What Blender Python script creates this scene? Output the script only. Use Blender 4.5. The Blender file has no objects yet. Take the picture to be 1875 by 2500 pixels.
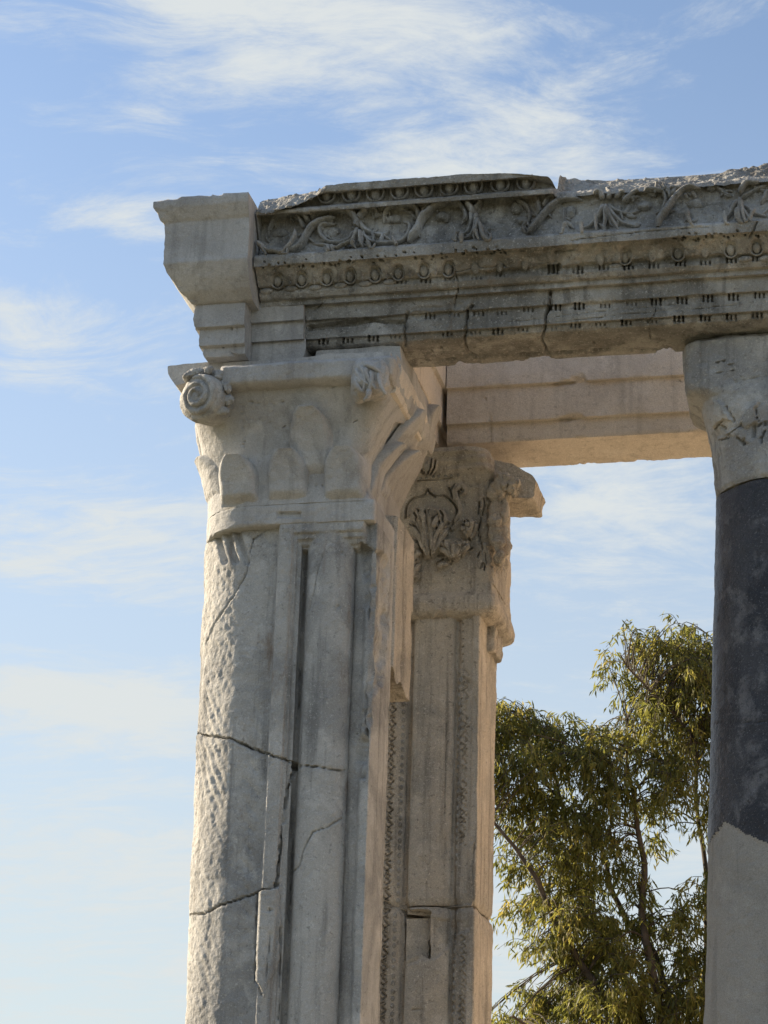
import bpy, math, random
import numpy as np
from mathutils import Matrix, Vector
random.seed(7)
rad = math.radians
sc = bpy.context.scene
COL = sc.collection

# ------------------------------------------------------------------ camera
FPX, IW, IH = 5560.0, 1875.0, 2500.0            # focal length measured in pixels of the photograph
PITCH, ROLL, YAW = rad(20.1), rad(1.91), rad(13.1)
EYE = np.array([0.0, 0.0, 1.6])
_F = np.array([-math.sin(YAW)*math.cos(PITCH), math.cos(YAW)*math.cos(PITCH), math.sin(PITCH)])
_R0 = np.array([math.cos(YAW), math.sin(YAW), 0.0]); _U0 = np.cross(_R0, _F)
_R = math.cos(ROLL)*_R0 + math.sin(ROLL)*_U0
_U = -math.sin(ROLL)*_R0 + math.cos(ROLL)*_U0
cd = bpy.data.cameras.new('camera'); cam = bpy.data.objects.new('camera', cd); COL.objects.link(cam)
cd.sensor_fit = 'VERTICAL'; cd.sensor_height = 36.0; cd.lens = 36.0*FPX/IH
cd.clip_start = 0.1; cd.clip_end = 6000.0
M = Matrix.Identity(4)
for k in range(3):
    M[k][0] = _R[k]; M[k][1] = _U[k]; M[k][2] = -_F[k]; M[k][3] = EYE[k]
cam.matrix_world = M
sc.camera = cam

# ------------------------------------------------------------------ light
SUN_EL = rad(25.0)
SUN_AZ = math.atan2(0.27, -0.96)               # low sun, behind the temple to the left
SDIR = np.array([math.cos(SUN_AZ)*math.cos(SUN_EL), math.sin(SUN_AZ)*math.cos(SUN_EL), math.sin(SUN_EL)])
sl = bpy.data.lights.new('sun', 'SUN'); sun = bpy.data.objects.new('sun', sl); COL.objects.link(sun)
sl.energy = 5.0; sl.angle = rad(0.5); sl.color = (1.0, 0.83, 0.60)
sun.rotation_mode = 'QUATERNION'
sun.rotation_quaternion = Vector(SDIR).to_track_quat('Z', 'Y')
sc.view_settings.view_transform = 'Standard'; sc.view_settings.look = 'None'
sc.view_settings.exposure = 0.97; sc.view_settings.gamma = 1.0
sc.view_settings.use_curve_mapping = False
sc.cycles.max_bounces = 8; sc.cycles.diffuse_bounces = 5

# ------------------------------------------------------------------ sky with thin high cloud
w = bpy.data.worlds.new('World'); sc.world = w; w.use_nodes = True
NT = w.node_tree; NT.nodes.clear()
def nd(t, **kw):
    n = NT.nodes.new(t)
    for a, b in kw.items(): setattr(n, a, b)
    return n
def val(x):
    n = nd('ShaderNodeValue'); n.outputs[0].default_value = x; return n.outputs[0]
def mt(op, a, b=None, c=None, clamp=False):
    n = nd('ShaderNodeMath', operation=op); n.use_clamp = clamp
    for i, x in enumerate((a, b, c)):
        if x is None: continue
        if isinstance(x, (int, float)): n.inputs[i].default_value = x
        else: NT.links.new(x, n.inputs[i])
    return n.outputs[0]
sky = nd('ShaderNodeTexSky'); sky.sky_type = 'NISHITA'; sky.sun_disc = False
sky.sun_elevation = SUN_EL; sky.sun_rotation = math.pi/2 - SUN_AZ
sky.altitude = 100; sky.air_density = 1.0; sky.dust_density = 0.35; sky.ozone_density = 1.6
tc = nd('ShaderNodeTexCoord'); sx = nd('ShaderNodeSeparateXYZ'); NT.links.new(tc.outputs['Generated'], sx.inputs[0])
X, Y, Z = sx.outputs
az = mt('ARCTAN2', Y, X); el = mt('ARCSINE', Z)
zz = mt('ADD', mt('MAXIMUM', Z, 0.0), 0.10)
cx = nd('ShaderNodeCombineXYZ'); NT.links.new(mt('DIVIDE', X, zz), cx.inputs[0]); NT.links.new(mt('DIVIDE', Y, zz), cx.inputs[1])
def noise(vec, scale, detail, rough, dist, rot, stretch):
    mp = nd('ShaderNodeMapping'); NT.links.new(vec, mp.inputs[0])
    mp.inputs['Rotation'].default_value = (0, 0, rot); mp.inputs['Scale'].default_value = stretch
    n = nd('ShaderNodeTexNoise'); n.inputs['Scale'].default_value = scale; n.inputs['Detail'].default_value = detail
    n.inputs['Roughness'].default_value = rough; n.inputs['Distortion'].default_value = dist
    NT.links.new(mp.outputs[0], n.inputs['Vector']); return n.outputs['Fac']
def smooth(x, a, b):
    n = nd('ShaderNodeMapRange', interpolation_type='SMOOTHSTEP'); NT.links.new(x, n.inputs[0])
    n.inputs[1].default_value = a; n.inputs[2].default_value = b; return n.outputs[0]
wv = nd('ShaderNodeTexNoise'); wv.inputs['Scale'].default_value = 1.7; wv.inputs['Detail'].default_value = 3; NT.links.new(cx.outputs[0], wv.inputs['Vector'])
wa = nd('ShaderNodeVectorMath', operation='MULTIPLY_ADD'); NT.links.new(wv.outputs['Color'], wa.inputs[0]); wa.inputs[1].default_value = (.30, .30, 0); NT.links.new(cx.outputs[0], wa.inputs[2])
veil = noise(wa.outputs[0], 2.7, 6, 0.55, 0.3, rad(20), (0.9, 1.2, 1))
fib = noise(wa.outputs[0], 9.0, 10, 0.70, 0.6, rad(-38), (0.6, 1.2, 1))
puff = noise(wa.outputs[0], 21.0, 8, 0.68, 0.5, rad(15), (0.8, 1.2, 1))
# where the veils of cirrus hang (azimuth and elevation in degrees, half sizes, weight)
CLOUDS = [(107.5, 32.6, 3.6, 1.5, .62), (102.0, 32.2, 3.2, 1.1, .60), (98.2, 29.0, 2.4, 1.3, .62), (98.8, 30.4, .9, .7, .28), (102.5, 28.9, 2.6, 1.2, .40), (109.8, 30.2, 1.2, 1.0, .28), (107.6, 30.6, .8, 1.0, .22), (111.5, 29.2, 1.8, .5, .22), (95.5, 28.0, 2.0, .6, .3),
          (111.0, 27.0, 2.0, .55, .42), (112.8, 24.4, 2.6, .8, .30), (113.0, 22.9, 2.4, .5, .34), (109.2, 23.0, 1.0, .5, .2), (111.0, 19.6, 4.5, 1.1, .46), (111.0, 18.0, 4.5, .6, .26), (110.4, 15.3, 3.2, .62, .85), (110.5, 14.5, 3.6, .8, .55), (97.5, 20.2, 3.0, 1.7, .40), (98.5, 22.2, 2.0, .9, .25), (103.0, 10.0, 20.0, 3.2, .34), (111.5, 12.2, 3.0, .8, .25),
          (112.0, 16.9, 4.0, .6, -.45), (111.0, 21.4, 4.0, .7, -.28), (111.5, 25.6, 3.2, .7, -.32), (93.5, 30.6, 1.8, 2.0, -.35), (97.5, 17.5, 3.0, .8, -.10)]
acc = None
for a0, e0, sa, se, wt in CLOUDS:
    da = mt('DIVIDE', mt('SUBTRACT', az, rad(a0)), rad(sa)); de = mt('DIVIDE', mt('SUBTRACT', el, rad(e0)), rad(se))
    g = mt('MULTIPLY', mt('EXPONENT', mt('MULTIPLY', mt('ADD', mt('MULTIPLY', da, da), mt('MULTIPLY', de, de)), -1.0)), wt)
    acc = g if acc is None else mt('ADD', acc, g)
nz_ = mt('ADD', mt('ADD', mt('MULTIPLY', mt('SUBTRACT', veil, .5), 1.0), mt('MULTIPLY', mt('SUBTRACT', fib, .5), 2.0)), mt('MULTIPLY', mt('SUBTRACT', puff, .5), 0.95))
dens = mt('ADD', nz_, mt('ADD', acc, 0.10))
mask = mt('MULTIPLY', smooth(dens, 0.0, 0.92), 0.95)
hz = mt('MULTIPLY', smooth(el, rad(34), rad(5)), 0.78)             # the veil thickens towards the horizon
hm = nd('ShaderNodeMix', data_type='RGBA'); NT.links.new(hz, hm.inputs['Factor']); hm.inputs['B'].default_value = (3.2, 3.42, 3.38, 1)
mx = nd('ShaderNodeMix', data_type='RGBA'); NT.links.new(mask, mx.inputs['Factor'])
hs = nd('ShaderNodeHueSaturation'); hs.inputs['Saturation'].default_value = .92; hs.inputs['Value'].default_value = 1.0; NT.links.new(sky.outputs[0], hs.inputs['Color'])
NT.links.new(hs.outputs[0], hm.inputs['A']); NT.links.new(hm.outputs['Result'], mx.inputs['A']); mx.inputs['B'].default_value = (3.75, 3.93, 3.92, 1)
bg = nd('ShaderNodeBackground'); bg.inputs['Strength'].default_value = 0.102
NT.links.new(mx.outputs['Result'], bg.inputs['Color'])
wo = nd('ShaderNodeOutputWorld'); NT.links.new(bg.outputs[0], wo.inputs['Surface'])

# ------------------------------------------------------------------ measuring: a pixel of the photograph to a point at a known depth
def ray(u, v): return _F + _R*(u - IW/2)/FPX - _U*(v - IH/2)/FPX
def PY(u, v, y): d = ray(u, v); return EYE + d*((y - EYE[1])/d[1])
def PX(u, v, x): d = ray(u, v); return EYE + d*((x - EYE[0])/d[0])
def PR(u, v, r): d = ray(u, v); return EYE + d*(r/math.hypot(d[0], d[1]))
def px(G):
    q = G - EYE; dz = q @ _F
    return IW/2 + FPX*(q @ _R)/dz, IH/2 - FPX*(q @ _U)/dz

# ------------------------------------------------------------------ numpy noise
def _hash(ix, iy, iz, seed):
    h = (ix*374761393 + iy*668265263 + iz*2147483647*3 + seed*1442695041) & 0xFFFFFFFF
    h = ((h ^ (h >> 13))*1274126177) & 0xFFFFFFFF
    h = ((h ^ (h >> 16))*2246822519) & 0xFFFFFFFF
    return ((h ^ (h >> 15)) & 0xFFFFFF)/float(0xFFFFFF)
def vnoise(P, seed=0):
    P = np.asarray(P, float); i = np.floor(P).astype(np.int64); f = P - i; f = f*f*f*(f*(f*6 - 15) + 10)
    r = 0
    for dx in (0, 1):
        wx = f[..., 0] if dx else 1 - f[..., 0]
        for dy in (0, 1):
            wy = f[..., 1] if dy else 1 - f[..., 1]
            for dz in (0, 1):
                wz = f[..., 2] if dz else 1 - f[..., 2]
                r = r + wx*wy*wz*_hash(i[..., 0]+dx, i[..., 1]+dy, i[..., 2]+dz, seed)
    return r*2 - 1
def fbm(P, scale, octv=4, seed=0, gain=0.5):
    P = np.asarray(P, float)*scale; r = 0; a = 1.0; t = 0
    for o in range(octv):
        r = r + a*vnoise(P + 17.3*o, seed + o); t += a; a *= gain; P = P*2.03
    return r/t
def sstep(x, a, b):
    t = np.clip((x - a)/(b - a), 0, 1); return t*t*(3 - 2*t)

# ------------------------------------------------------------------ objects
def tag(o, label=None, cat=None, group=None, kind=None):
    if label: o['label'] = label
    if cat: o['category'] = cat
    if group: o['group'] = group
    if kind: o['kind'] = kind
    return o
def thing(name, loc, label, cat, group=None):
    o = bpy.data.objects.new(name, None); COL.objects.link(o); o.location = loc; o.empty_display_size = 0.2
    return tag(o, label, cat, group, 'thing')
def origin(p):
    v = np.zeros(3)
    while p is not None: v = v + np.array(p.location); p = p.parent
    return v
def link(name, me, mat, parent=None):
    if mat and not me.materials: me.materials.append(mat)
    o = bpy.data.objects.new(name, me); COL.objects.link(o)
    if parent is not None: o.parent = parent
    return o
def mesh(name, V, F, mat, parent=None, smooth=True, sharp=48):
    """one mesh object from world-space vertices"""
    V = np.asarray(V, float).reshape(-1, 3) - (origin(parent) if parent is not None else 0)
    me = bpy.data.meshes.new(name)
    if isinstance(F, np.ndarray):
        n = len(F); k = F.shape[1]
        me.vertices.add(len(V)); me.vertices.foreach_set('co', V.ravel())
        me.loops.add(n*k); me.loops.foreach_set('vertex_index', F.astype(np.int32).ravel())
        me.polygons.add(n); me.polygons.foreach_set('loop_start', np.arange(0, n*k, k, dtype=np.int32))
        me.update(calc_edges=True)
    else:
        me.from_pydata([tuple(v) for v in V], [], F)
    me.validate()
    if smooth:
        me.polygons.foreach_set('use_smooth', np.ones(len(me.polygons), bool))
        if sharp: me.set_sharp_from_angle(angle=rad(sharp))
    me.update()
    return link(name, me, mat, parent)
def grid_faces(nj, ni, closed=False):
    j, i = np.meshgrid(np.arange(nj-1), np.arange(ni if closed else ni-1), indexing='ij')
    i2 = (i+1) % ni
    return np.stack([j*ni+i, j*ni+i2, (j+1)*ni+i2, (j+1)*ni+i], -1).reshape(-1, 4)

class Sheet:
    """a lofted stone surface: stations j along its length, profile i round it; relief is real displacement"""
    def __init__(s, G, closed=True, flip=False):
        s.G = np.array(G, float); s.closed = closed; s.flip = flip; s.H = np.zeros(s.G.shape[:2]); s.flip = False; s._n()
        if closed: c = ((s.G - s.G.mean(1, keepdims=True))*s.N).sum()
        else: c = ((EYE - s.G)*s.N).sum()
        if flip is not None and c < 0: s.flip = True; s._n()
    def _n(s):
        G = s.G
        if s.closed: du = np.roll(G, -1, 1) - np.roll(G, 1, 1)
        else: du = np.gradient(G, axis=1)
        dv = np.gradient(G, axis=0)
        n = np.cross(du, dv); n /= np.linalg.norm(n, axis=-1, keepdims=True) + 1e-12
        s.N = -n if s.flip else n
        s.u, s.v = px(G)
        s.vis = ((EYE - G)*s.N).sum(-1) > 0; s._srt = None
    def erode(s, iters=6, scale=6.0, lo=-0.1, hi=0.5, base=0.15, seed=1, both=False):
        """round the arrises off unevenly: blend towards a smoothed copy where the noise is high"""
        S = s.G.copy()
        for k in range(iters):
            if s.closed: S = 0.5*S + 0.25*(np.roll(S, 1, 1) + np.roll(S, -1, 1))
            else: S[:, 1:-1] = 0.5*S[:, 1:-1] + 0.25*(S[:, :-2] + S[:, 2:])
            if both: S[1:-1] = 0.5*S[1:-1] + 0.25*(S[:-2] + S[2:])
        m = base + (1-base)*sstep(fbm(s.G, scale, 4, seed), lo, hi)
        s.G = s.G + (S - s.G)*m[..., None]; s._n()
    def rough(s, amp, scale, octv=4, seed=3, mask=1.0, gain=0.5): s.H += amp*fbm(s.G, scale, octv, seed, gain)*mask
    def near(s, pts, w):
        """distance in metres (measured on the wall) to a traced line, wherever it is within w"""
        mm = np.median(np.linalg.norm(s.G[s.vis] - EYE, axis=-1))/FPX
        D = np.full(s.u.size, 9.0); T = np.zeros(s.u.size); L = len(pts); s._index()
        for k in range(L-1):
            a, b = np.array(pts[k], float), np.array(pts[k+1], float); W = w/mm*3 + 2
            idx = s._slice(min(a[0], b[0])-W, max(a[0], b[0])+W, min(a[1], b[1])-W, max(a[1], b[1])+W)
            if len(idx) == 0: continue
            q = np.stack([s._uf[idx], s._vf[idx]], -1); ab = b-a; t = np.clip(((q-a)@ab)/(ab@ab + 1e-9), 0, 1)
            d = np.linalg.norm(q - a - t[:, None]*ab, axis=-1)*mm
            m = d < D[idx]; ii = idx[m]; D[ii] = d[m]; T[ii] = (k + t[m])/(L-1)
        return D.reshape(s.u.shape), T.reshape(s.u.shape)
    def _index(s):
        if s._srt is None:
            s._uf, s._vf = s.u.ravel(), s.v.ravel(); i = np.flatnonzero(s.vis.ravel()); o = np.argsort(s._uf[i]); s._srt = i[o]; s._us = s._uf[s._srt]
    def _slice(s, u0, u1, v0, v1):
        i = s._srt[np.searchsorted(s._us, u0):np.searchsorted(s._us, u1)]; v = s._vf[i]; return i[(v > v0) & (v < v1)]
    def crack(s, pts, width=0.004, depth=0.02, wob=2.0, seed=5):
        pts = wiggle(pts, wob, seed); D, T = s.near(pts, width); k = D < width*3
        t = T[k]; d = D[k]; g = s.G[k]
        wv = width*(.55 + .75*np.abs(fbm(np.stack([t*len(pts)*.35, t*0 + seed, t*0], -1), 1.0, 3, seed)))
        s.H[k] -= depth*np.exp(-(d/wv)**2)*(.65 + .5*sstep(fbm(g, 25, 2, seed), -.3, .3))
    def groove(s, pts, width, depth):
        D, T = s.near(pts, width); s.H -= depth*np.exp(-(D/width)**4)
    def ridge(s, pts, width, height):
        D, T = s.near(pts, width); s.H += height*np.sqrt(np.clip(1 - (D/width)**2, 0, 1))
    def pit(s, u, v, r, depth):
        D, _ = s.near([(u, v), (u+.5, v)], r); s.H -= depth*np.exp(-(D/r)**4)
    def region(s, poly, soft=6.0, wob=5.0):
        """soft mask of a traced outline"""
        uu = s.u + wob*fbm(s.G, 18, 3, 77); vv = s.v + wob*fbm(s.G, 18, 3, 78)
        inside = np.zeros(s.u.shape, bool); n = len(poly); D = np.full(s.u.shape, 1e9)
        for k in range(n):
            (x1, y1), (x2, y2) = poly[k], poly[(k+1) % n]
            if y1 != y2:
                c = ((y1 > vv) != (y2 > vv)) & (uu < (x2-x1)*(vv-y1)/(y2-y1) + x1); inside ^= c
            ax, ay = x2-x1, y2-y1; t = np.clip(((uu-x1)*ax + (vv-y1)*ay)/(ax*ax+ay*ay+1e-9), 0, 1)
            D = np.minimum(D, np.hypot(uu-x1-t*ax, vv-y1-t*ay))
        sd = np.where(inside, D, -D)
        return sstep(sd, -soft*0.5, soft*0.5)*s.vis
    def apply(s): s.G = s.G + s.N*s.H[..., None]; s.H[:] = 0; s._n(); return s
    def on(s, u, v):
        s._index(); r = 6
        while True:
            i = s._slice(u-r, u+r, v-r, v+r)
            if len(i) or r > 3000: break
            r *= 3
        k = np.unravel_index(i[np.argmin((s._uf[i]-u)**2 + (s._vf[i]-v)**2)], s.u.shape)
        return s.G[k], s.N[k]
    def build(s, name, mat, parent, caps=True, mask=None, sharp=48):
        nj, ni = s.G.shape[:2]; F = grid_faces(nj, ni, s.closed)
        if not s.flip: F = F[:, ::-1]
        F = F[:, ::-1]
        if mask is not None: F = F[mask.reshape(-1)]
        V = s.G.reshape(-1, 3)
        if caps and s.closed and mask is None:
            c0 = len(V); V = np.vstack([V, s.G[0].mean(0), s.G[-1].mean(0)]); a = np.arange(ni); b = (a+1) % ni; e = (nj-1)*ni
            f1 = np.stack([b, a, np.full(ni, c0), np.full(ni, c0)], -1); f2 = np.stack([e+a, e+b, np.full(ni, c0+1), np.full(ni, c0+1)], -1)
            if s.flip: f1 = f1[:, [1, 0, 2, 3]]; f2 = f2[:, [1, 0, 2, 3]]
            Ft = np.vstack([F[:, [0, 1, 2]], F[:, [0, 2, 3]], f1[:, :3], f2[:, :3]])
            return mesh(name, V, Ft, mat, parent, True, sharp)
        used, inv = np.unique(F.ravel(), return_inverse=True)
        return mesh(name, V[used], inv.reshape(F.shape), mat, parent, True, sharp)

def wiggle(pts, amp, seed):
    """a traced line with the small random kinks of a real crack"""
    r = random.Random(seed); out = []
    for k in range(len(pts)-1):
        (x1, y1), (x2, y2) = pts[k], pts[k+1]; n = max(1, int(math.hypot(x2-x1, y2-y1)/9))
        for q in range(n):
            t = q/n; j = amp if 0 < q else 0
            out.append((x1+(x2-x1)*t + r.uniform(-j, j), y1+(y2-y1)*t + r.uniform(-j, j)))
    out.append(pts[-1]); return out
def spline(P, n=6):
    P = [np.array(p, float) for p in P]; Q = [2*P[0]-P[1]] + P + [2*P[-1]-P[-2]]; out = []
    for k in range(1, len(Q)-2):
        for q in range(n):
            t = q/n; a, b, c, d = Q[k-1], Q[k], Q[k+1], Q[k+2]
            out.append(0.5*((2*b) + (c-a)*t + (2*a-5*b+4*c-d)*t*t + (3*b-a-3*c+d)*t**3))
    out.append(P[-1]); return np.array(out)
def resample(P, step):
    """polyline with its corners kept; step is a number or one per segment"""
    out = []
    for k in range(len(P)-1):
        a, b = np.array(P[k], float), np.array(P[k+1], float); st = step[k] if isinstance(step, (list, tuple)) else step
        n = max(1, int(math.ceil(np.linalg.norm(b-a)/st)))
        for q in range(n): out.append(a + (b-a)*q/n)
    out.append(np.array(P[-1], float)); return np.array(out)
def sweep_ridge(name, pts, nrm, r0, r1, mat, parent, h=1.0, seg=7, taper=True, seed=0):
    """a carved stem: half-round bar laid along points on the stone, its back sunk into it"""
    pts = np.asarray(pts); nrm = np.asarray(nrm); n = len(pts); T = np.gradient(pts, axis=0); T /= np.linalg.norm(T, axis=1, keepdims=True)+1e-9
    B = np.cross(T, nrm); B /= np.linalg.norm(B, axis=1, keepdims=True)+1e-9
    V = []; t = np.linspace(0, 1, n)
    rr = r0 + (r1-r0)*t
    if taper: rr = rr*np.clip(np.minimum(t/0.08+.45, (1-t)/0.12+.3), 0, 1)
    rr = rr*(1 + .22*fbm(pts, 26, 2, seed))
    for k in range(seg+1):
        a = math.pi*k/seg; V.append(pts + B*(math.cos(a)*rr)[:, None] + nrm*((math.sin(a)*1.0*h)*rr - .35*rr)[:, None])
    V = np.stack(V, 1); V = V + nrm[:, None]*(rr[:, None]*.45*fbm(V, 75, 3, seed+9))[..., None]; F = grid_faces(n, seg+1, True)
    cap = [list(range(seg+1))[::-1], [(n-1)*(seg+1)+q for q in range(seg+1)]]
    return mesh(name, V.reshape(-1, 3), [list(map(int, f)) for f in F] + cap, mat, parent, True, 60)
def unit_egg(name, seg=10, rings=7, point=0.25):
    V = []; F = []
    for r in range(rings+1):
        th = math.pi*r/rings; z = math.cos(th); rr = math.sin(th)
        if z < 0: rr *= (1 - point*(-z)); 
        for q in range(seg):
            a = 2*math.pi*q/seg; V.append((rr*math.cos(a), rr*math.sin(a), z))
    for r in range(rings):
        for q in range(seg): F.append((r*seg+q, (r+1)*seg+q, (r+1)*seg+(q+1) % seg, r*seg+(q+1) % seg))
    me = bpy.data.meshes.new(name); me.from_pydata(V, [], F); me.validate()
    me.polygons.foreach_set('use_smooth', np.ones(len(me.polygons), bool)); me.update(); return me
def put(name, me, mat, parent, pos, nrm, scale, along=(1, 0, 0), tilt=0.0):
    """a shared piece set on the stone: x along the moulding, y out of the stone, z up the face"""
    n = Vector(nrm).normalized(); x = Vector(along); x = (x - n*x.dot(n)).normalized(); z = x.cross(n)
    if z.z < 0 and abs(z.z) > .2: z = -z; x = n.cross(z)
    m = Matrix((x, n, z)).transposed() @ Matrix.Rotation(tilt, 3, 'Y')
    o = link(name, me, mat, parent); o.rotation_euler = m.to_euler(); o.scale = scale
    o.location = Vector(np.asarray(pos) - origin(parent)); return o
# ------------------------------------------------------------------ materials
def stone(name, base, patina, light, streak=0.35, spots=0.3, bump=0.5, pat_lo=0.42, pat_hi=0.62, scale=1.0, rough=0.88, grain=1.0, stain=0.0, lt=(.51, .68), spec=.25):
    m = bpy.data.materials.new(name); m.use_nodes = True; t = m.node_tree; t.nodes.clear(); L = t.links.new
    def N(k, **kw):
        n = t.nodes.new(k)
        for a, b in kw.items(): setattr(n, a, b)
        return n
    g = N('ShaderNodeNewGeometry')
    def nz(sc_, det, ro=0.6, dist=0.0, st=(1, 1, 1), off=0):
        mp = N('ShaderNodeMapping'); L(g.outputs['Position'], mp.inputs[0]); mp.inputs['Scale'].default_value = st; mp.inputs['Location'].default_value = (off, off*.7, off*1.3)
        n = N('ShaderNodeTexNoise'); n.inputs['Scale'].default_value = sc_; n.inputs['Detail'].default_value = det
        n.inputs['Roughness'].default_value = ro; n.inputs['Distortion'].default_value = dist; L(mp.outputs[0], n.inputs['Vector']); return n.outputs['Fac']
    def mr(x, a, b, c=0.0, d=1.0):
        n = N('ShaderNodeMapRange', interpolation_type='SMOOTHSTEP'); L(x, n.inputs[0])
        for i, q in ((1, a), (2, b), (3, c), (4, d)): n.inputs[i].default_value = q
        return n.outputs[0]
    def mix(fac, a, b, mode='MIX'):
        n = N('ShaderNodeMix', data_type='RGBA'); n.blend_type = mode
        if isinstance(fac, float): n.inputs['Factor'].default_value = fac
        else: L(fac, n.inputs['Factor'])
        for s_, x in (('A', a), ('B', b)):
            if isinstance(x, tuple): n.inputs[s_].default_value = (*x, 1)
            else: L(x, n.inputs[s_])
        return n.outputs['Result']
    c = mix(mr(nz(2.2*scale, 7, 0.62, 0.6), pat_lo, pat_hi), base, patina)
    c = mix(mr(nz(5.5*scale, 6, 0.65, 0.3, off=4.1), lt[0], lt[1], 0, 0.75), c, light)
    sk = nz(1.0, 5, 0.6, 0.3, (16, 16, 1.1), 2.3)
    c = mix(mr(sk, 0.49, 0.68, 0, streak), c, tuple(0.52*x for x in patina))
    c = mix(mr(nz(38*scale, 4, 0.7, 0.2, off=1.7), 0.57, 0.69, 0, spots), c, tuple(0.4*x for x in patina))
    c = mix(mr(nz(90*scale, 3, 0.7, off=7.7), 0.57, 0.70, 0, spots*.8), c, tuple(min(1, 1.35*x) for x in light))
    if stain: c = mix(mr(nz(1.3, 6, 0.65, 0.5, (5, 5, 1.2), 6.2), 0.60, 0.74, 0, stain), c, (0.235, 0.165, 0.11))
    gr = nz(260, 2, 0.7)
    v = N('ShaderNodeHueSaturation'); L(c, v.inputs['Color']); L(mr(gr, 0.25, 0.75, 1-.16*grain, 1+.14*grain), v.inputs['Value'])
    bs = N('ShaderNodeBsdfPrincipled'); L(v.outputs[0], bs.inputs['Base Color']); bs.inputs['Roughness'].default_value = rough
    bs.inputs['Specular IOR Level'].default_value = spec
    ad = N('ShaderNodeMath', operation='ADD'); L(nz(55*scale, 6, 0.68), ad.inputs[0])
    m2 = N('ShaderNodeMath', operation='MULTIPLY'); L(nz(15*scale, 4, 0.6, off=9), m2.inputs[0]); m2.inputs[1].default_value = 1.2; L(m2.outputs[0], ad.inputs[1])
    bp = N('ShaderNodeBump'); bp.inputs['Strength'].default_value = bump; bp.inputs['Distance'].default_value = 0.012
    L(ad.outputs[0], bp.inputs['Height']); L(bp.outputs[0], bs.inputs['Normal'])
    o = N('ShaderNodeOutputMaterial'); L(bs.outputs[0], o.inputs['Surface']); return m

MAT_OLD = stone('weathered_marble', (0.42, 0.41, 0.385), (0.235, 0.23, 0.215), (0.56, 0.555, 0.535), 0.6, 0.6, 1.0, grain=1.3, stain=0.35)
MAT_PIER = stone('grey_veined_marble', (0.50, 0.488, 0.463), (0.325, 0.322, 0.315), (0.62, 0.608, 0.58), 0.6, 0.45, 0.85, grain=1.1, stain=0.6)
MAT_NEW = stone('pale_restored_stone', (0.485, 0.478, 0.465), (0.39, 0.382, 0.375), (0.56, 0.553, 0.535), 0.4, 0.28, 0.6, grain=1.0, stain=0.15)
MAT_PINK = stone('rose_cream_restored_stone', (0.69, 0.63, 0.555), (0.60, 0.545, 0.48), (0.75, 0.70, 0.63), 0.3, 0.35, 0.5, grain=1.3, stain=0.25)
MAT_REAR = stone('honey_brown_marble', (0.55, 0.50, 0.43), (0.41, 0.385, 0.345), (0.66, 0.61, 0.54), 0.7, 0.65, 1.1, grain=1.6, stain=0.5)
MAT_GRAN = stone('dark_granite', (0.050, 0.053, 0.064), (0.020, 0.023, 0.032), (0.17, 0.17, 0.18), 0.5, 0.9, 0.7, 0.40, 0.6, 1.4, 0.40, 2.0, lt=(.50, .66), spec=.5)
MAT_MORT = stone('grey_restoration_mortar', (0.35, 0.335, 0.305), (0.30, 0.29, 0.265), (0.40, 0.385, 0.355), 0.3, 0.3, 0.7, grain=1.3)
MAT_GROUND = stone('dry_grass_and_earth', (0.13, 0.12, 0.075), (0.09, 0.095, 0.05), (0.20, 0.17, 0.11), 0.0, 0.2, 0.4, scale=0.4)
MAT_BOUNCE_FLOOR = stone('sandy_bounce_floor', (0.43, 0.355, 0.255), (0.37, 0.305, 0.22), (0.50, 0.42, 0.31), 0.0, 0.2, 0.4, scale=0.4)

# ------------------------------------------------------------------ ground
g = mesh('ground', [(-1500, -1500, 0), (1500, -1500, 0), (1500, 1500, 0), (-1500, 1500, 0)], [[0, 1, 2, 3]], MAT_GROUND, None, False)
tag(g, kind='structure')
g = mesh('bounce_floor', [(-3.2, 6.6, .004), (30, 6.6, .004), (30, 60, .004), (-3.2, 60, .004)], [[0, 1, 2, 3]], MAT_BOUNCE_FLOOR, None, False)  # added pale floor, out of view, throws warm light up onto soffits
tag(g, kind='structure')

# ------------------------------------------------------------------ added brick block, out of view at right, bounces warm light onto the stone
def brick():
    m = bpy.data.materials.new('warm_bounce_brick'); m.use_nodes = True; t = m.node_tree; b = t.nodes['Principled BSDF']; b.inputs['Roughness'].default_value = .9
    tx = t.nodes.new('ShaderNodeTexBrick'); tx.inputs['Color1'].default_value = (.46, .33, .23, 1); tx.inputs['Color2'].default_value = (.40, .28, .19, 1); tx.inputs['Mortar'].default_value = (.55, .48, .38, 1)
    tx.inputs['Scale'].default_value = 1.0; tx.inputs['Brick Width'].default_value = .34; tx.inputs['Row Height'].default_value = .07; tx.inputs['Mortar Size'].default_value = .012
    g_ = t.nodes.new('ShaderNodeNewGeometry'); sp_ = t.nodes.new('ShaderNodeSeparateXYZ'); cb = t.nodes.new('ShaderNodeCombineXYZ'); t.links.new(g_.outputs['Position'], sp_.inputs[0])
    t.links.new(sp_.outputs[1], cb.inputs[0]); t.links.new(sp_.outputs[2], cb.inputs[1]); t.links.new(cb.outputs[0], tx.inputs['Vector']); t.links.new(tx.outputs['Color'], b.inputs['Base Color']); return m
MAT_BOUNCE_BRICK = brick()
BOUNCE_HALL = thing('bounce_brick_hall', (9.5, 21.0, 0), 'added unseen brick block right of the granite column, bouncing warm light', 'added light bouncer')
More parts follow.
